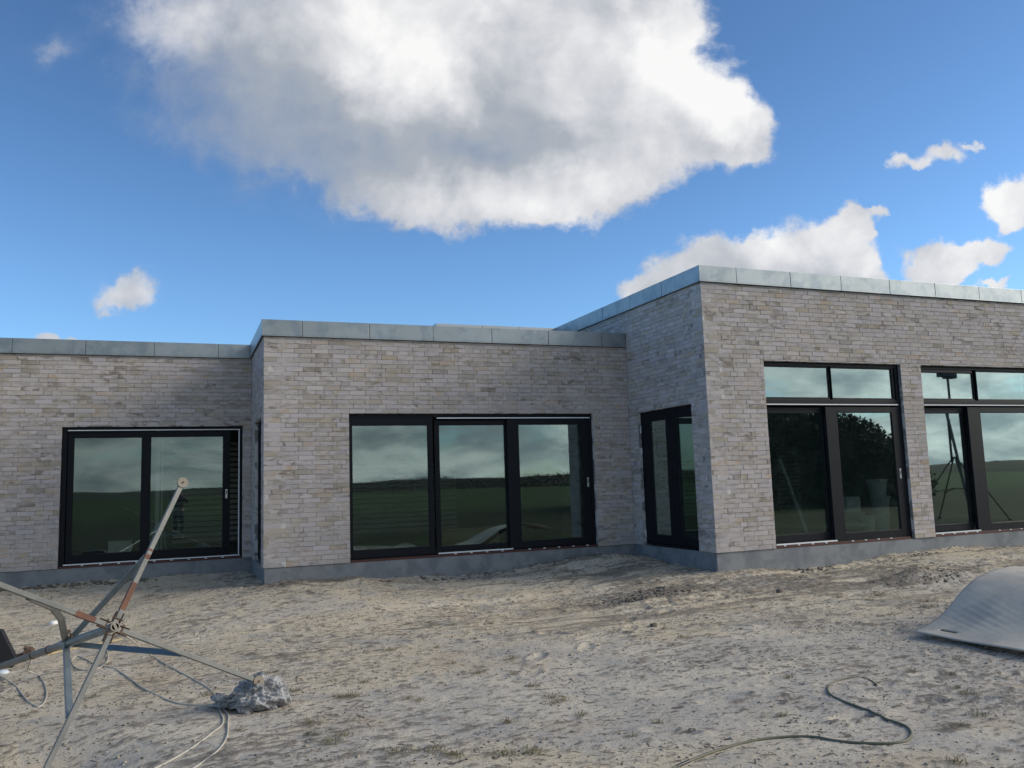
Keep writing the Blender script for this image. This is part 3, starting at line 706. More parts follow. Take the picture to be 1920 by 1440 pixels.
# ---- interior
mb = MB()
mb.box(-10.9, 16.4, 5.6, 5.7, .03, 3.2)
mb.box(-3.9, -3.8, Y1+.3, 5.6, .03, 3.2); mb.box(.35, .45, .32, 5.6, .03, 3.2); mb.box(X3+.35, X3+.45, Y3+.32, -1.95, .03, 3.2); mb.box(X3+.35, X3+.45, -.15, 5.6, .03, 3.2); mb.box(14.9, 15.0, Y3+.31, 5.6, .03, 3.2)
CH(mb, 'inner_wall', M['inner'], BLD)
mb = MB(); mb.box(-10.9, .34, Y1+.3, 5.6, 2.62, 2.70); mb.box(.46, X3+.34, .31, 5.6, 2.62, 2.70); mb.box(X3+.46, 16.4, Y3+.31, 5.6, 3.0, 3.08)
CH(mb, 'ceiling', M['inner'], BLD)
mb = MB(); mb.box(-10.9, X3, Y1+.17, 5.6, -.003, .035); mb.box(.34, X3+.3, .21, Y1+.17, -.003, .036); mb.box(X3+.2, 16.4, Y3+.21, 5.6, -.0025, .034)
CH(mb, 'floor', M['floor'], BLD)
for x0, x1, z1, y_ in ((.5, 4.55, 1.5, 5.5), (-1.2, .2, 2.0, 5.5), (12.85, 13.5, 1.7, 5.0)):
    mb = MB(); z = .10
    while z < z1: mb.box(x0, x1, y_, y_+.04, z, z+.074); z += .104
    CH(mb, 'wall_lathing', M['slat'], BLD)
mb = MB(); mb.box(-1.46, -1.395, 3.2, 3.26, .035, 2.62); mb.box(-1.37, -1.345, 3.21, 3.25, .035, 2.62)
CH(mb, 'door_jamb', mat('pale_jamb', (.55, .58, .56), .5, 0, .1, 3), BLD)

# things standing inside
mc = mat('cardboard', (.36, .25, .14), .85, 0, .15, 6, .2, 40)
mp = mat('white_plastic', (.80, .80, .77), .45, 0, .08, 5)
mb = MB(); mb.box(2.92, 3.92, 1.2, 1.65, .038, .33); mb.box(2.90, 3.40, 1.16, 1.20, .30, .333)
o = mb.build('cardboard_box', mc, bevel=.006); tag(o, 'long open cardboard box on the floor behind the middle pane of the three-leaf window', 'box')
mb = MB(); mb.box(-2.14, -1.80, 3.0, 3.3, .036, .30); mb.box(-2.15, -1.79, 2.99, 3.31, .30, .325)
o = mb.build('storage_box', mp, bevel=.006); tag(o, 'white lidded box on the floor behind the left sliding window', 'box')
def sack(name, x, y, z, sx, sy, sz, m_, label):
    mb = MB(); n = 18; prof = []
    rr = np.random.default_rng(int(x*100))
    for i in range(8):
        t = i/7; prof.append((math.sin(math.pi*min(.98, t*.93+.07))**.7, t))
    for k, (r_, t) in enumerate(prof):
        for j in range(n):
            th = 2*math.pi*j/n; q = 1+rr.uniform(-.08, .08)
            mb.v.append((x+sx*r_*q*math.cos(th), y+sy*r_*q*math.sin(th), z+sz*t))
    for i in range(7):
        for j in range(n):
            a0 = i*n+j; a1 = i*n+(j+1) % n; mb.f.append((a0, a1, a1+n, a0+n))
    mb.f.append(tuple(range(n))[::-1]); mb.f.append(tuple(7*n+j for j in range(n)))
    o = mb.build(name, m_, smooth=True); tag(o, label, 'sack'); return o
sack('plastic_sack', 2.15, .62, .036, .20, .14, .16, mp, 'crumpled white sack low behind the left pane of the three-leaf window')
sack('plaster_sack', 9.35, -.9, .034, .36, .25, .24, mat('paper_sack', (.40, .40, .36), .8, 0, .2, 6), 'grey paper sack slumped on the floor behind the left leaf of the tall window')
def bucket(name, x, y, z, r_, h, m_, label, group=None):
    t = empty(name, (x, y, z), label, 'bucket', group)
    mb = MB(); mb.lathe((x, y, z), [(r_*.82, 0), (r_*.97, h*.86), (r_*1.03, h*.86), (r_*1.03, h)], 24); CH(mb, 'body', m_, t)
    mb = MB(); mb.lathe((x, y, z+h), [(r_*1.06, 0), (r_*1.06, .018), (r_*.9, .02)], 24); CH(mb, 'lid', m_, t)
    return t
zb = .034
G_ = 'paint buckets stacked behind the tall window'
for i, (dx, lab) in enumerate(((0, 'white paint bucket at the bottom of the tallest stack inside'), (.02, 'white paint bucket in the middle of the tallest stack inside'), (-.015, 'white paint bucket on top of the tallest stack inside'))):
    bucket('paint_bucket', 10.30+dx, -.75, zb+i*.292, .165, .27, mp, lab, G_)
bucket('paint_bucket', 9.80, -.95, zb, .13, .24, mp, 'small white paint bucket left of the bucket stack inside', G_)
mb = MB(); mb.lathe((10.62, -1.0, zb), [(.10, 0), (.105, .02), (.105, .30), (.06, .36), (.05, .42)], 20)
o = mb.build('gas_can', mat('red_plastic', (.35, .05, .03), .5), smooth=True); tag(o, 'red canister beside the bucket stack inside', 'canister')
mb = MB(); mb.box(9.55, 9.97, -.75, -.45, zb, .36); o = mb.build('tool_case', mat('case_grey', (.32, .36, .38), .5, 0, .1, 4), bevel=.01); tag(o, 'pale grey tool case on the floor behind the tall window', 'case')
mb = MB(); mb.box(9.60, 9.90, -.73, -.47, .361, .62); o = mb.build('carton', mp, bevel=.006); tag(o, 'white carton standing on the grey tool case inside', 'box')
mb = MB(); mb.bar((8.36, -1.15, .036), (8.12, -1.0, 1.02), .05, .025, (0, 1, 0)); mb.bar((8.12, -1.0, 1.02), (8.05, -.95, 1.3), .05, .025, (0, 1, 0))
o = mb.build('leaning_board', mat('pale_board', (.40, .42, .38), .7, 0, .1, 5)); tag(o, 'thin pale board leaning inside the left leaf of the tall window', 'board')

# ------------------------------------------------------------------ toppled floodlight mast
mg = mat('galvanised', (.215, .21, .195), .5, .45, .3, 9, .3, 60, (.19, .19, .18), 6)
mg2 = mat('galvanised_bluish', (.24, .285, .30), .42, .5, .3, 7, .3, 60, (.19, .23, .25), 5)
m_or = mat('rust_orange', (.165, .078, .052), .75, 0, .35, 22, .5, 80, (.20, .09, .05), 14)
m_bl = mat('blue_paint', (.085, .145, .215), .5, .1, .25, 12, .2, 60)
m_rust = mat('rusty_steel', (.10, .065, .045), .85, .1, .4, 30, .6, 90, (.17, .11, .075), 20)
m_disc = mat('rusty_disc', (.27, .235, .19), .75, 0, .3, 22, .4, 60, (.26, .15, .08), 14, .55, .70)
H_ = Vector((-1.45, -6.21, .25)); FA = Vector((-1.06, -5.88, 1.14)); FB = Vector((-.5615, -6.0, -.2213)); nP = Vector((-.419, .88, -.225)).normalized()
FD = H_*2-FA; FC = H_*2-FB; nF = (FA-H_).cross(FB-H_).normalized()
if nF.dot(nP) > 0: nF = -nF           # out of the open pole end, towards the viewer
mast = empty('floodlight_mast', (-1.45, -6.21, -.42), 'toppled rusty mast with a cross-shaped foot, lying on its side against the concrete lump', 'light mast')
def leg(E_, endfrac, disc=True, bands=()):
    d = (E_-H_); u = d.normalized(); mb = MB()
    p0 = H_ + u*.055 + nF*.0; p1 = H_ + d*endfrac
    mb.bar(p0, p1 - (u*.01 if disc else u*0), .030, .036, tuple(nF)); L = CH(mb, 'leg', mg, mast, bevel=.002)
    if disc:
        mb = MB(); c_ = p1 + u*.03 + nF*.004
        mb.disc(c_, nF, .036, .015, 30); mb.disc(c_+nF*.0175, nF, .007, .002, 12)
        dd = CH(mb, 'foot_disc', m_disc, L)
        mb = MB(); mb.disc(c_+nF*.0196, nF, .006, .001, 12); CH(mb, 'bolt', m_rust, L)
    for (a_, b2) in bands:
        mb = MB(); mb.bar(H_+d*a_, H_+d*b2, .0315, .0376, tuple(nF)); CH(mb, 'paint_band', m_or, L)
    # bracket cheeks at the hub
    mb = MB(); side = u.cross(nF).normalized()
    for s_ in (-1, 1):
        mb.bar(H_+u*.030+side*.021*s_, H_+u*.095+side*.021*s_, .005, .045, tuple(nF))
    mb.bar(H_+u*.052-side*.034+nF*.012, H_+u*.052+side*.034+nF*.012, .010, .010, tuple(nF))
    CH(mb, 'bracket', m_rust, L)
    return L
leg(FA, .965, True, ((.11, .285), (.445, .475), (.50, .512)))
leg(FB, .965, True)
leg(FC, 1.0, False, ((.115, .235),))
leg(FD, .93, False)
# pole: hollow at the hub, two diameters, collar
mb = MB(); coll = H_+nP*.80; end = H_ + nP*3.0
PR = .0275
ring = []
mb.tube([H_-nP*.03, H_+nP*.78], PR, 24, cap=False); CH(mb, 'pole', mg2, mast, smooth=True)
mb = MB(); mb.tube([H_-nP*.031, H_+nP*.10], PR-.004, 24, cap=False); mb.tube([H_+nP*.10, H_+nP*.101], PR-.004, 24); 
mb.v = mb.v; CH(mb, 'pole_bore', mat('dark_bore', (.03, .025, .02), .9), mast)
mb = MB()   # rim and cross plate in the mouth
sidev = (FA-H_).normalized()
for k in range(32):
    t0, t1 = 2*math.pi*k/32, 2*math.pi*(k+1)/32
    e1 = nP.orthogonal().normalized(); e2 = nP.cross(e1)
    pts = []
    for t in (t0, t1):
        dvec = e1*math.cos(t)+e2*math.sin(t); pts += [H_-nP*.032+dvec*(PR+.002), H_-nP*.032+dvec*(PR-.006)]
    pts2 = [p+nP*.006 for p in pts]
    mb.add([*pts, *pts2], [(0, 1, 3, 2), (0, 2, 6, 4), (1, 5, 7, 3)])
diag = ((FB-H_).normalized()*.8 - (FA-H_).normalized()*.75).normalized()
mb.bar(H_-nP*.030-diag*.024, H_-nP*.030+diag*.024, .017, .006, tuple(nP))
CH(mb, 'hub_rim', mat('worn_rim', (.25, .22, .19), .7, .2, .3, 30), mast)
mb = MB(); mb.tube([H_+nP*.74, H_+nP*.86], PR+.006, 24); CH(mb, 'collar', mg2, mast, smooth=False)
mb = MB(); mb.tube([H_+nP*.84, end], PR-.002, 24); CH(mb, 'mast_tube', mg, mast, smooth=False)
for q_ in (1.12, 1.45):
    mb = MB(); mb.tube([H_+nP*q_, H_+nP*(q_+.006)], PR+.003, 20); CH(mb, 'clamp', m_rust, mast)
upc = Vector((0, 0, 1))
mb = MB(); mb.tube([coll+upc*.03, coll+upc*.075+nP*(-.03)], .006, 8); mb.tube([coll+upc*.075-nP*.05, coll+upc*.075], .014, 10); mb.tube([coll+upc*.03-nP*.09, coll+upc*.055-nP*.09], .010, 8)
CH(mb, 'wing_bolt', m_rust, mast)
def brace(pt, mat_, wd, pts=None, band=None):
    mb = MB()
    off = nF*-.022
    if pts is None: mb.bar(coll, pt+off, wd, wd*.55, tuple(nF))
    else:
        P_ = [coll]+pts+[pt+off]
        for p_, q_ in zip(P_, P_[1:]): 
            u = (q_-p_).normalized()*.006; mb.bar(p_-u, q_+u, wd, wd*.4, tuple(nF))
    B = CH(mb, 'brace', mat_, mast, bevel=.002)
    if band:
        mb = MB(); a_ = coll.lerp(pt+off, band[0]); b2 = coll.lerp(pt+off, band[1]); mb.bar(a_, b2, wd*1.04, wd*.6, tuple(nF)); CH(mb, 'paint_band', m_bl, B)
brace(H_.lerp(FA, .47), mg2, .036)
brace(H_.lerp(FB, .46), mg2, .034, band=(.32, .985))
brace(H_.lerp(FD, .53), mg2, .040)
ptc = H_.lerp(FC, .51); mid = coll.lerp(ptc, .45) + (coll-H_).cross(ptc-H_).normalized()*0 + (ptc-coll).cross(nF).normalized()*.0
q1 = coll.lerp(ptc, .38) + (FA-H_).normalized()*.065 + (FB-H_).normalized()*.02; q2 = coll.lerp(ptc, .55) + (FA-H_).normalized()*.075
brace(ptc, mg, .042, [q1, q2])

# floodlight head by the far end of the mast
lm = mat('black_lamp', (.012, .013, .018), .45, 0, .2, 8)
LX, LY = -2.66, -3.28; LZ = gz(LX, LY)
t = empty('floodlight', (LX, LY, LZ), 'black floodlight head lying on the sand at the left edge beside the mast', 'floodlight')
mb = MB()
sec = [(-.30, 0.0), (.22, -.01), (.26, .06), (.13, .34), (.04, .36), (-.30, .35)]
vs = [(LX+x, LY-.06, LZ+z) for x, z in sec] + [(LX+x*.9, LY+.12, LZ+z*.92+.0) for x, z in sec]
n = len(sec); mb.add(vs, [tuple(range(n)), tuple(range(n, 2*n))[::-1]] + [(i, n+i, n+(i+1) % n, (i+1) % n) for i in range(n)])
CH(mb, 'housing', lm, t, bevel=.012)
mb = MB(); mb.tube([(LX+.22, LY-.02, LZ+.07), (LX+.36, LY-.03, LZ+.10)], .028, 12); mb.tube([(LX+.34, LY-.07, LZ+.10), (LX+.34, LY+.03, LZ+.11)], .045, 14); mb.tube([(LX+.36, LY-.02, LZ+.14), (LX+.30, LY-.02, LZ+.155)], .018, 10)
CH(mb, 'pivot', m_rust, t, bevel=.003)
mb = MB(); mb.lathe((-2.47, -3.62, gz(-2.47, -3.62)-.01), [(.05, 0), (.054, .015), (.045, .03), (.02, .038)], 18)
tag(mb.build('plastic_scrap', mat('bluish_white', (.55, .62, .68), .5), smooth=True), 'small white plastic scrap half buried beside the black floodlight', 'scrap')
mb = MB(); bxc = Vector(H_.lerp(FC, .47)); 
mb.lathe((-2.42, -.9, gz(-2.42, -.9)-.01), [(.045, 0), (.05, .02), (.04, .045), (.015, .05)], 16)
tag(mb.build('plastic_scrap', mp, smooth=True), 'white plastic scrap lying on the sand just above the left mast leg', 'scrap')
mb = MB(); pz = lambda x, y: gz(x, y)+.012
mb.bar((-2.25, -2.75, pz(-2.25, -2.75)), (-1.62, -2.35, pz(-1.62, -2.35)), .05, .02)
tag(mb.build('wood_batten', mat('fresh_pine', (.46, .36, .21), .7, 0, .2, 8), bevel=.002), 'short piece of yellow pine lying on the sand behind the mast', 'batten')

# the broken concrete lump under one foot disc
def lump():
    bm = bmesh.new(); bmesh.ops.create_icosphere(bm, subdivisions=6, radius=1)
    cxl, cyl = -.60, -5.895; ax1 = Vector((.93, -.10, 0)).normalized(); ax2 = Vector((.10, .93, 0)).normalized()
    V = np.array([v.co[:] for v in bm.verts])
    # two-humped chunk, wedge tail towards the left
    x, y, z = V[:, 0], V[:, 1], V[:, 2]
    th = 1.0 - .72*sstep(-x, -.05, 1.0)
    X = x*.25; Yv = y*.16*(.65+.35*th); Z = z*.142*th*(.85+.15*np.clip(x, 0, 1))
    X = X + .0; Z = np.where(Z < -.06, -.06 + (Z+.06)*.25, Z)
    lum = fbm(V[:, 0]*2+5, V[:, 1]*2+V[:, 2]*2.3, 1.5, 3, .5, 71); l2 = fbm(V[:, 0]*2-V[:, 2], V[:, 1]*2.2+V[:, 2]*1.1, 5., 3, .5, 77)
    k = .06*lum + .022*l2*(z > -.25)
    X += x*k; Yv += y*k; Z += z*k + .035*np.exp(-((x-.30)/.25)**2)*(z > 0)*np.maximum(0, z)
    zb_ = gz(cxl, cyl)
    for i, v in enumerate(bm.verts):
        p = ax1*X[i] + ax2*Yv[i]
        v.co = (cxl+p.x+.13*0, cyl+p.y, zb_+.055+Z[i]*1.0)
    me = bpy.data.meshes.new('concrete_lump'); bm.to_mesh(me); bm.free()
    o = bpy.data.objects.new('concrete_lump', me); col.objects.link(o)
    mm = bpy.data.materials.new('broken_concrete'); mm.use_nodes = True; t = NT(mm.node_tree); p = t.n['Principled BSDF']; p.inputs['Roughness'].default_value = .92
    g = t.new('ShaderNodeTexCoord').outputs['Object']
    c = t.mix(t.ramp(t.noise(g, 9, 6, .65, .3), .42, .60), (.22, .225, .235), (.42, .42, .425))
    c = t.mix(t.ramp(t.noise(g, 42, 4, .6), .53, .62, 0, .8), c, (.12, .125, .13))
    spz = t.new('ShaderNodeSeparateXYZ'); t.put(spz.inputs[0], g)
    c = t.mix(t.ramp(t.math('MULTIPLY_ADD', t.noise(g, 8, 3, .5), .10, spz.outputs[2]), -.365, -.395), c, (.24, .225, .20))
    t.put(p.inputs['Base Color'], c); bn = t.new('ShaderNodeBump'); bn.inputs['Strength'].default_value = 1; bn.inputs['Distance'].default_value = .012
    vo = t.new('ShaderNodeTexVoronoi'); t.put(vo.inputs['Vector'], g); vo.inputs['Scale'].default_value = 46
    t.put(bn.inputs['Height'], t.math('MULTIPLY_ADD', vo.outputs[0], -.8, t.noise(g, 30, 6, .7))); t.put(p.inputs['Normal'], bn.outputs[0])
    me.materials.append(mm); me.polygons.foreach_set('use_smooth', [True]*len(me.polygons))
    tag(o, 'rough grey lump of broken concrete propping up a foot disc of the toppled mast', 'concrete lump')
    # sit the lump exactly under the disc
    return o
LUMP = lump()

# cables and hose
def smooth_path(pts, k=8):
    P_ = [Vector(p) for p in pts]; out_ = []
    P_ = [P_[0]*2-P_[1]] + P_ + [P_[-1]*2-P_[-2]]
    for i in range(1, len(P_)-2):
        for s_ in range(k):
            t = s_/k; p0, p1, p2, p3 = P_[i-1:i+3]
            out_.append(.5*((2*p1)+(-p0+p2)*t+(2*p0-5*p1+4*p2-p3)*t*t+(-p0+3*p1-3*p2+p3)*t**3))
    out_.append(P_[-2]); return out_
def ground_path(xy, r, k=10):
    pts = smooth_path([(x, y, 0) for x, y in xy], k)
    z = np.array([max(gz(p.x, p.y), gz(p.x+.01, p.y), gz(p.x, p.y-.01)) for p in pts])
    k2 = 9; zp = np.pad(z, k2, mode='edge'); zs = np.convolve(zp, np.ones(2*k2+1)/(2*k2+1), 'valid')
    zs = zs + .45*np.maximum(0, z-zs)
    return [Vector((p.x, p.y, float(h_)+r*.7)) for p, h_ in zip(pts, zs)]
m_cable = mat('beige_cable', (.47, .44, .38), .55, 0, .15, 9)
c1 = [(-1.294, -3.548), (-1.086, -4.378), (-.878, -5.164), (-.816, -5.547), (-.804, -5.868), (-.794, -6.09), (-.80, -6.2), (-.821, -6.277), (-.879, -6.398), (-.974, -6.585), (-1.091, -6.752), (-1.225, -6.903), (-1.33, -7.0)]
mb = MB(); g1 = ground_path(c1, .006); g1 = smooth_path([H_+nP*.05+Vector((.03, 0, -.03)), (-1.42, -5.3, .05), (-1.36, -4.3, -.20)], 6) + g1
mb.tube(g1, .006, 8); tag(mb.build('cable', m_cable, smooth=True), 'pale cable running from the mast hub under the concrete lump towards the lower left', 'cable', 'pale cables around the mast')
c2 = [(-1.984, -2.469), (-1.823, -2.533), (-1.717, -2.871), (-1.671, -3.378), (-1.691, -3.796), (-1.749, -3.996), (-1.824, -3.93), (-1.917, -3.617), (-1.987, -3.191), (-1.96, -2.98), (-1.85, -3.25), (-1.75, -3.59), (-1.545, -4.113), (-1.307, -5.015), (-1.116, -5.544), (-.978, -5.697), (-.82, -5.80), (-.76, -6.0), (-.771, -6.239), (-.785, -6.461), (-.818, -6.644), (-.878, -6.811), (-.995, -7.021), (-1.1, -7.15)]
mb = MB(); mb.tube(ground_path(c2, .006), .006, 8); tag(mb.build('cable', m_cable, smooth=True), 'looped pale cable curling under the blue brace then past the concrete lump', 'cable', 'pale cables around the mast')
c5 = [(-2.137, -3.993), (-2.037, -4.457), (-1.974, -4.856), (-1.958, -5.162), (-1.989, -5.222), (-2.086, -4.963), (-2.261, -4.331), (-2.46, -3.766), (-2.661, -3.305)]
g5 = smooth_path([H_+nP*1.5+Vector((0, 0, -.02)), (-2.15, -4.55, -.25)], 6) + ground_path(c5, .006)
mb = MB(); mb.tube(g5, .006, 8); tag(mb.build('cable', m_cable, smooth=True), 'hanging loop of pale cable dropping from the pole at the left edge', 'cable', 'pale cables around the mast')
hose = [(1.05, -8.30), (1.173, -8.227), (1.437, -8.088), (1.717, -7.979), (1.973, -7.926), (2.184, -7.945), (2.344, -8.03), (2.418, -8.162), (2.518, -8.26), (2.638, -8.335), (2.747, -8.337), (2.875, -8.255), (2.965, -8.12), (2.974, -7.968), (3.007, -7.806), (3.013, -7.663), (3.02, -7.512), (3.087, -7.354), (3.23, -7.208), (3.405, -7.122), (3.545, -7.106), (3.614, -7.165), (3.547, -7.333)]
gh = ground_path(hose, .0075); k_ = len(gh)
mb = MB(); mb.tube(gh, .0075, 10, radii=[.0075*(1 if i < k_*.72 else 1-.55*(i-k_*.72)/(k_*.28)) for i in range(k_)])
hs = mb.build('garden_hose', mat('green_hose', (.125, .125, .085), .6, 0, .25, 9), smooth=True); tag(hs, 'dull green hose lying in an S-bend on the sand at the lower right', 'hose')
mb = MB(); mb.tube([gh[18], gh[20], gh[22]],   .0095, 12); hc = mb.build('hose_joint', lm); hc.parent = hs

# ground protection plates
def plate(name, dz, dx, dy, label, seed):
    bm = bmesh.new(); nu, nv = 150, 60; L, Wd = 2.0, 1.25
    sx = [0, .28, .45, .62, .82, 1.02, 1.22, 1.45, 1.7, 1.95, 2.6]; sz_ = [-.422, -.345, -.255, -.150, -.040, .020, .052, .060, .035, -.05, -.2]
    X0, Y0 = 5.125, -6.20
    grid = []
    for j in range(nv+1):
        row = []
        for i in range(nu+1):
            s = 2.0*i/nu; tt = Wd*j/nv
            # front edge leaves the tip along (+.05,-1); the hump dies out towards the viewer
            h = float(np.interp(s, sx, sz_)); h = float(np.mean([np.interp(max(0, s+q), sx, sz_) for q in (-.12, -.08, -.04, 0, .04, .08, .12)]))
            k = 1-.16*(tt/Wd)
            rip = 0.0025*math.sin((s*1.0+tt*.35)*95)*math.exp(-((s-.42)/.22)**2)*math.exp(-((tt-.35)/.35)**2)
            z = -.412 + (h+.412)*k + rip + .010*math.sin(tt*4+s*2)*min(1, s) + .004*math.sin(s*9+tt*7+seed)
            x = X0 + s + .05*tt + dx + .0; y = Y0 + .06*s - tt*1.0 + dy
            row.append(bm.verts.new((x, y, z+dz)))
        grid.append(row)
    slot = []
    for j in range(nv):
        for i in range(nu):
            s = 2.0*(i+.5)/nu; tt = Wd*(j+.5)/nv
            if .10 < s < .145 and .17 < tt < .33: continue
            bm.faces.new((grid[j][i], grid[j+1][i], grid[j+1][i+1], grid[j][i+1]))
    me = bpy.data.meshes.new(name); bm.to_mesh(me); bm.free(); me.polygons.foreach_set('use_smooth', [True]*len(me.polygons))
    o = bpy.data.objects.new(name, me); col.objects.link(o)
    so = o.modifiers.new('solid', 'SOLIDIFY'); so.thickness = .013; so.offset = -1
    me.materials.append(M_plate); tag(o, label, 'ground plate', 'bent plastic ground plates'); return o
M_plate = mat('grey_plastic_plate', (.46, .425, .375), .78, 0, .16, 5, .6, 120, (.58, .525, .44), 2.2, .44, .60)
plate('ground_plate', .020, 0, 0, 'upper bent grey plastic ground plate with a hand slot at its left tip', 1)
plate('ground_plate', -.010, .16, -.015, 'lower grey plastic ground plate whose dark edge shows under the upper one', 2)

# ------------------------------------------------------------------ what the panes reflect: behind and right of the viewer
def tree_line():
    r = np.random.default_rng(2); V = []; F = []
    for ang in np.arange(88, 284, .35):
        th = math.radians(ang); rad = 240 + 40*math.sin(ang*.11) + r.uniform(-12, 12)
        hh = 2.7 + .4*math.sin(ang*.13)+.4*math.sin(ang*.5+1) + r.uniform(-.3, .35); n_ = 130
        for k in range(n_):
            x = rad*math.sin(th)+r.normal(0, 2.6); y = rad*math.cos(th)+r.normal(0, 2.6); z = max(.1, hh*r.uniform(0, 1)**.9); s = r.uniform(.25, .5)
            d1 = r.normal(0, 1, 3); d1 /= np.linalg.norm(d1); d2 = r.normal(0, 1, 3); d2 /= np.linalg.norm(d2); b0 = len(V); d1[2] *= .5; d2[2] *= .5
            p = np.array((x, y, z-.5)); V += [tuple(p), tuple(p+d1*s), tuple(p+d1*s+d2*s), tuple(p+d2*s)]; F.append((b0, b0+1, b0+2, b0+3))
    mb = MB(); mb.v = V; mb.f = F; return mb
def ridge():
    mb = MB(); A_ = np.arange(84, 289, 1.0); n_ = len(A_)
    for rad, k in ((246, 0.), (262, .85), (285, 1.), (330, .7), (420, 0)):
        for ang in A_:
            th = math.radians(ang); hh = 2.6 + .4*math.sin(ang*.13)+.3*math.sin(ang*.5+1)+.12*math.sin(ang*1.9)
            mb.v.append((rad*math.sin(th), rad*math.cos(th), -.8 + hh*k + (.8 if k else 0)))
    for i in range(4):
        for j in range(n_-1): mb.f.append((i*n_+j, i*n_+j+1, (i+1)*n_+j+1, (i+1)*n_+j))
    return mb
tag(ridge().build('hills', mat('distant_heath', (.040, .046, .026), .95, 0, .4, .02), smooth=True), kind='structure')
m_leaf = mat('dark_foliage', (.028, .040, .018), .8, 0, .4, .8)
m_bare = mat('winter_hedge', (.030, .030, .020), .9, 0, .4, .3)
tag(tree_line().build('woods', m_bare), 'low far-off belt of trees and hedges on the horizon', 'woods', kind='stuff')
def bush(x, y, R_, h, n_, seed, label, RR=None, lat=(.8, .6)):
    wid = lambda v: (RR if RR and (v[0]*lat[0]+v[1]*lat[1]) > 0 else R_)
    def place(v, q, hh):
        l_ = v[0]*lat[0]+v[1]*lat[1]; dpt = -v[0]*lat[1]+v[1]*lat[0]; L = l_*(RR if RR and l_ > 0 else R_)*q; Dp = dpt*R_*q
        return np.array((x+L*lat[0]-Dp*lat[1], y+L*lat[1]+Dp*lat[0], hh))
    t = empty('evergreen_bush', (x, y, gz(x, y)), label, 'bush'); r = np.random.default_rng(seed); mb = MB(); g0 = gz(x, y)
    for k in range(n_):
        v = r.normal(0, 1, 3); v /= np.linalg.norm(v); v[2] = abs(v[2]); q = r.uniform(.75, 1.0)**.5
        bumpy = 1+.06*math.sin(v[0]*7+1)*math.cos(v[1]*6)+.04*math.sin(v[2]*11+v[0]*9)
        p = place(v, q*bumpy, g0+.1+v[2]*h*q*bumpy); s = r.uniform(.06, .15)
        d1 = r.normal(0, 1, 3); d1 /= np.linalg.norm(d1); d2 = r.normal(0, 1, 3); d2 /= np.linalg.norm(d2)
        mb.add([p, p+d1*s, p+(d1+d2)*s*.7, p+d2*s], [(0, 1, 2, 3)])
    b0 = len(mb.v); NA, NE = 40, 12
    for i in range(NE+1):
        el = math.pi/2*i/NE
        for j in range(NA):
            az = 2*math.pi*j/NA; v = (math.cos(el)*math.cos(az), math.cos(el)*math.sin(az), math.sin(el))
            q = .955*(1+.06*math.sin(v[0]*7+1)*math.cos(v[1]*6)+.04*math.sin(v[2]*11+v[0]*9))
            mb.v.append(tuple(place(v, q, g0-.1+v[2]*h*q)))
    for i in range(NE):
        for j in range(NA):
            mb.f.append((b0+i*NA+j, b0+i*NA+(j+1) % NA, b0+(i+1)*NA+(j+1) % NA, b0+(i+1)*NA+j))
    CH(mb, 'foliage', m_leaf, t)
    mb = MB()
    for k in range(14):
        a_ = k*2.4; rr = R_*.55*((k % 5)+1)/5
        mb.tube([(x+.2*rr*math.cos(a_), y+.2*rr*math.sin(a_), g0-.1), (x+.6*rr*math.cos(a_), y+.6*rr*math.sin(a_), g0+h*.35), (x+rr*math.cos(a_), y+rr*math.sin(a_), g0+h*.7)], .1, 6, radii=[.12, .08, .03])
    CH(mb, 'branches', m_rust, t)
    return t
bush(23.9, -26.1, 5.0, 4.7, 120000, 3, 'huge dark rounded evergreen bush behind the viewer, seen mirrored in the tall window', RR=8.6)
# upright sister mast seen mirrored in the right-hand window
MX, MY = 18.8, -9.2; MZ = gz(MX, MY)
t = empty('floodlight_mast', (MX, MY, MZ), 'upright mast with two black floodlights, mirrored in the right-hand tall window', 'light mast')
mb = MB(); mb.tube([(MX+.02, MY, MZ+1.6), (MX+.02, MY, MZ+4.15)], .032, 12); CH(mb, 'pole', lm, t)
mb = MB(); mb.tube([(MX+.42, MY+.05, MZ+.55), (MX-.02, MY, MZ+3.0)], .040, 12); CH(mb, 'lower_pole', mg, t)
for k in range(4):
    a_ = k*math.pi/2+.5; dx, dy = math.cos(a_), math.sin(a_); e = (MX+dx*1.25, MY+dy*1.25)
    mb = MB(); mb.bar((MX+.12+dx*.03, MY+dy*.03, MZ+1.75), (e[0], e[1], gz(*e)+.03), .028, .028); mb.disc((e[0], e[1], gz(*e)-.01), (0, 0, 1), .05, .05)
    CH(mb, 'leg', m_rust, t)
    mb = MB(); mb.bar((MX+.1, MY, MZ+.9), (MX+dx*.75, MY+dy*.75, MZ+.75), .03, .02); CH(mb, 'brace', m_rust, t)
mb = MB(); mb.bar((MX-.45, MY+.25, MZ+4.15), (MX+.45, MY-.25, MZ+4.15), .05, .05); CH(mb, 'crossbar', lm, t)
for s_ in (-1, 1):
    mb = MB(); cxm, cym = MX+.3*s_, MY-.17*s_; mb.box(cxm-.18, cxm+.18, cym-.10, cym+.10, MZ+3.95, MZ+4.25); mb.box(cxm-.14, cxm+.14, cym-.13, cym-.101, MZ+3.98, MZ+4.22)
    CH(mb, 'lamp_head', lm, t, bevel=.01)

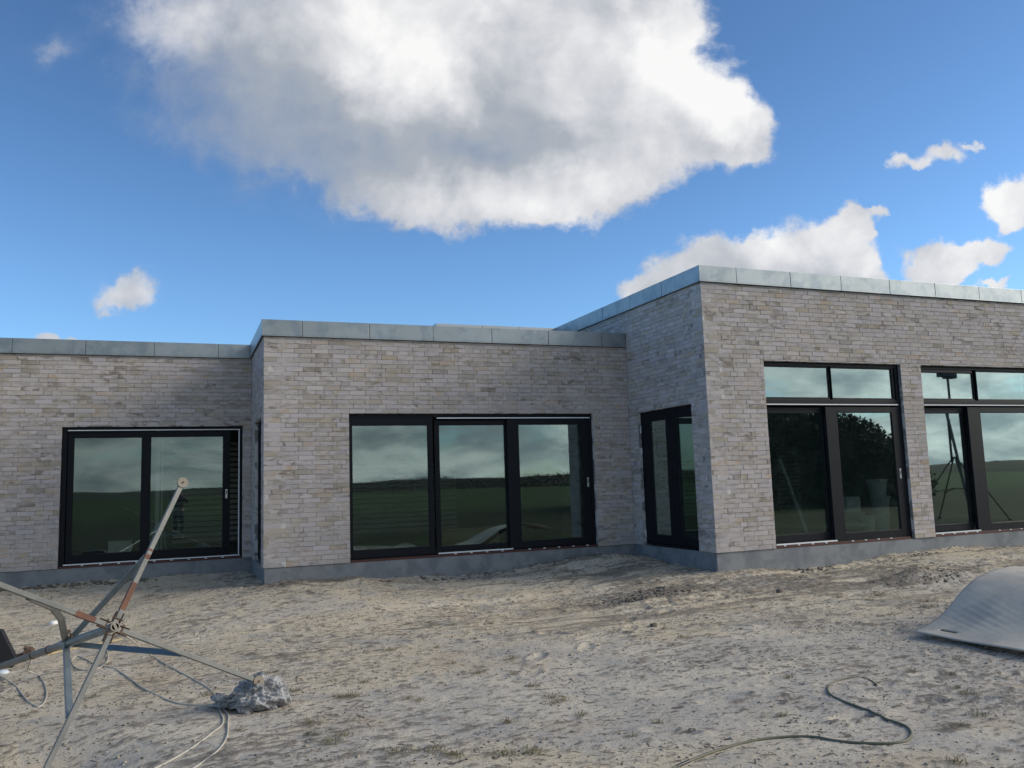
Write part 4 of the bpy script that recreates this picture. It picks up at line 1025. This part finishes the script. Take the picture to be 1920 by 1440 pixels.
# ------------------------------------------------------------------ the photographer, only seen mirrored in the left window
def skinned(name, pts, edges, material, parent, root=0, sub=2):
    me = bpy.data.meshes.new(name); me.from_pydata([p[:3] for p in pts], edges, []); me.update()
    o = bpy.data.objects.new(name, me); col.objects.link(o); o.parent = parent
    sk = o.modifiers.new('skin', 'SKIN'); sk.use_smooth_shade = True
    if not me.skin_vertices: me.attributes
    bm = bmesh.new(); bm.from_mesh(me); lay = bm.verts.layers.skin.verify(); bm.verts.ensure_lookup_table()
    for i, p in enumerate(pts):
        bm.verts[i][lay].radius = (p[3], p[4] if len(p) > 4 else p[3]); bm.verts[i][lay].use_root = (i == root)
    bm.to_mesh(me); bm.free(); me.materials.append(material)
    ss = o.modifiers.new('subsurf', 'SUBSURF'); ss.levels = sub; ss.render_levels = sub
    return o
PX, PY = -1.10, -12.50; PZ = gz(PX, PY)
ps = empty('person', (PX, PY, PZ), 'photographer in dark clothes holding a phone at face height, mirrored in the left sliding window', 'person')
m_skin = mat('skin', (.45, .28, .20), .6); m_jac = mat('dark_jacket', (.02, .024, .032), .8, 0, .3, 12); m_tr = mat('dark_jeans', (.025, .03, .045), .85, 0, .3, 14); m_hair = mat('brown_hair', (.05, .03, .018), .7)
bp = [(0, 0, .95, .12, .09), (0, .0, 1.12, .12, .085), (0, .0, 1.30, .14, .09), (0, .0, 1.42, .07, .055), (0, .01, 1.49, .048), (0, .02, 1.56, .068, .08), (0, .025, 1.63, .075, .09), (0, .02, 1.69, .05, .06),
      (.17, 0, 1.38, .052), (.25, .10, 1.20, .042), (.13, .30, 1.36, .032), (.075, .345, 1.44, .024), (-.17, 0, 1.38, .052), (-.25, .10, 1.20, .042), (-.13, .30, 1.36, .032), (-.075, .345, 1.44, .024),
      (.09, 0, .88, .09), (.10, .02, .50, .055), (.10, -.01, .10, .038), (.11, .13, .04, .035, .028), (-.09, 0, .88, .09), (-.10, .02, .50, .055), (-.10, -.01, .10, .038), (-.11, .13, .04, .035, .028),
      (0, .105, 1.59, .012), (.075, .02, 1.595, .012), (-.075, .02, 1.595, .012)]
be = [(0, 1), (1, 2), (2, 3), (3, 4), (4, 5), (5, 6), (6, 7), (2, 8), (8, 9), (9, 10), (10, 11), (2, 12), (12, 13), (13, 14), (14, 15), (0, 16), (16, 17), (17, 18), (18, 19), (0, 20), (20, 21), (21, 22), (22, 23), (6, 24), (6, 25), (6, 26)]
for s_, wv in ((1, 11), (-1, 15)):
    for k, (dz, L) in enumerate(((.030, .050), (.012, .056), (-.006, .052), (-.022, .042))):
        b0 = len(bp); bp += [(s_*.062, .362, 1.45+dz, .0095), (s_*(.062-L*.5), .378, 1.455+dz, .0085), (s_*(.062-L*.9), .368, 1.455+dz, .007)]; be += [(wv, b0), (b0, b0+1), (b0+1, b0+2)]
    b0 = len(bp); bp += [(s_*.060, .335, 1.445, .010), (s_*.045, .335, 1.475, .008)]; be += [(wv, b0), (b0, b0+1)]
skinned('body', bp, be, m_skin, ps)
skinned('jacket', [(0, 0, .90, .16, .115), (0, 0, 1.12, .155, .11), (0, 0, 1.32, .165, .11), (0, 0, 1.42, .095, .075), (.18, 0, 1.38, .075), (.255, .10, 1.19, .062), (.145, .28, 1.345, .046), (-.18, 0, 1.38, .075), (-.255, .10, 1.19, .062), (-.145, .28, 1.345, .046)],
        [(0, 1), (1, 2), (2, 3), (2, 4), (4, 5), (5, 6), (2, 7), (7, 8), (8, 9)], m_jac, ps)
skinned('trousers', [(0, 0, .95, .13, .10), (.09, 0, .86, .105), (.10, .02, .50, .075), (.10, -.01, .11, .058), (-.09, 0, .86, .105), (-.10, .02, .50, .075), (-.10, -.01, .11, .058)], [(0, 1), (1, 2), (2, 3), (0, 4), (4, 5), (5, 6)], m_tr, ps)
skinned('hair', [(0, -.005, 1.58, .070, .060), (0, -.01, 1.66, .084, .088), (0, .01, 1.715, .055, .062)], [(0, 1), (1, 2)], m_hair, ps)
for s_ in (-1, 1): skinned('shoe', [(s_*.10, -.04, .045, .050, .045), (s_*.11, .08, .040, .050, .038), (s_*.115, .18, .032, .038, .028)], [(0, 1), (1, 2)], m_jac, ps)
for s_ in (-1, 1):
    mb = MB(); mb.lathe((0, 0, 0), [(.004, -.008), (.011, 0), (.004, .008)], 10); mb.v = [(PX+s_*.030+p[0], PY+.112+p[1]*.4, PZ+1.615+p[2]) for p in mb.v]; CH(mb, 'eye', m_hair, ps)
mb = MB(); mb.box(PX-.022, PX+.022, PY+.108, PY+.113, PZ+1.553, PZ+1.559); CH(mb, 'mouth', mat('lips', (.30, .12, .10), .5), ps)
mb = MB(); mb.box(PX-.055, PX+.055, PY+.366, PY+.374, PZ+1.42, PZ+1.50)
tag(mb.build('phone', lm, bevel=.003), 'dark phone held up in both hands by the photographer', 'phone')
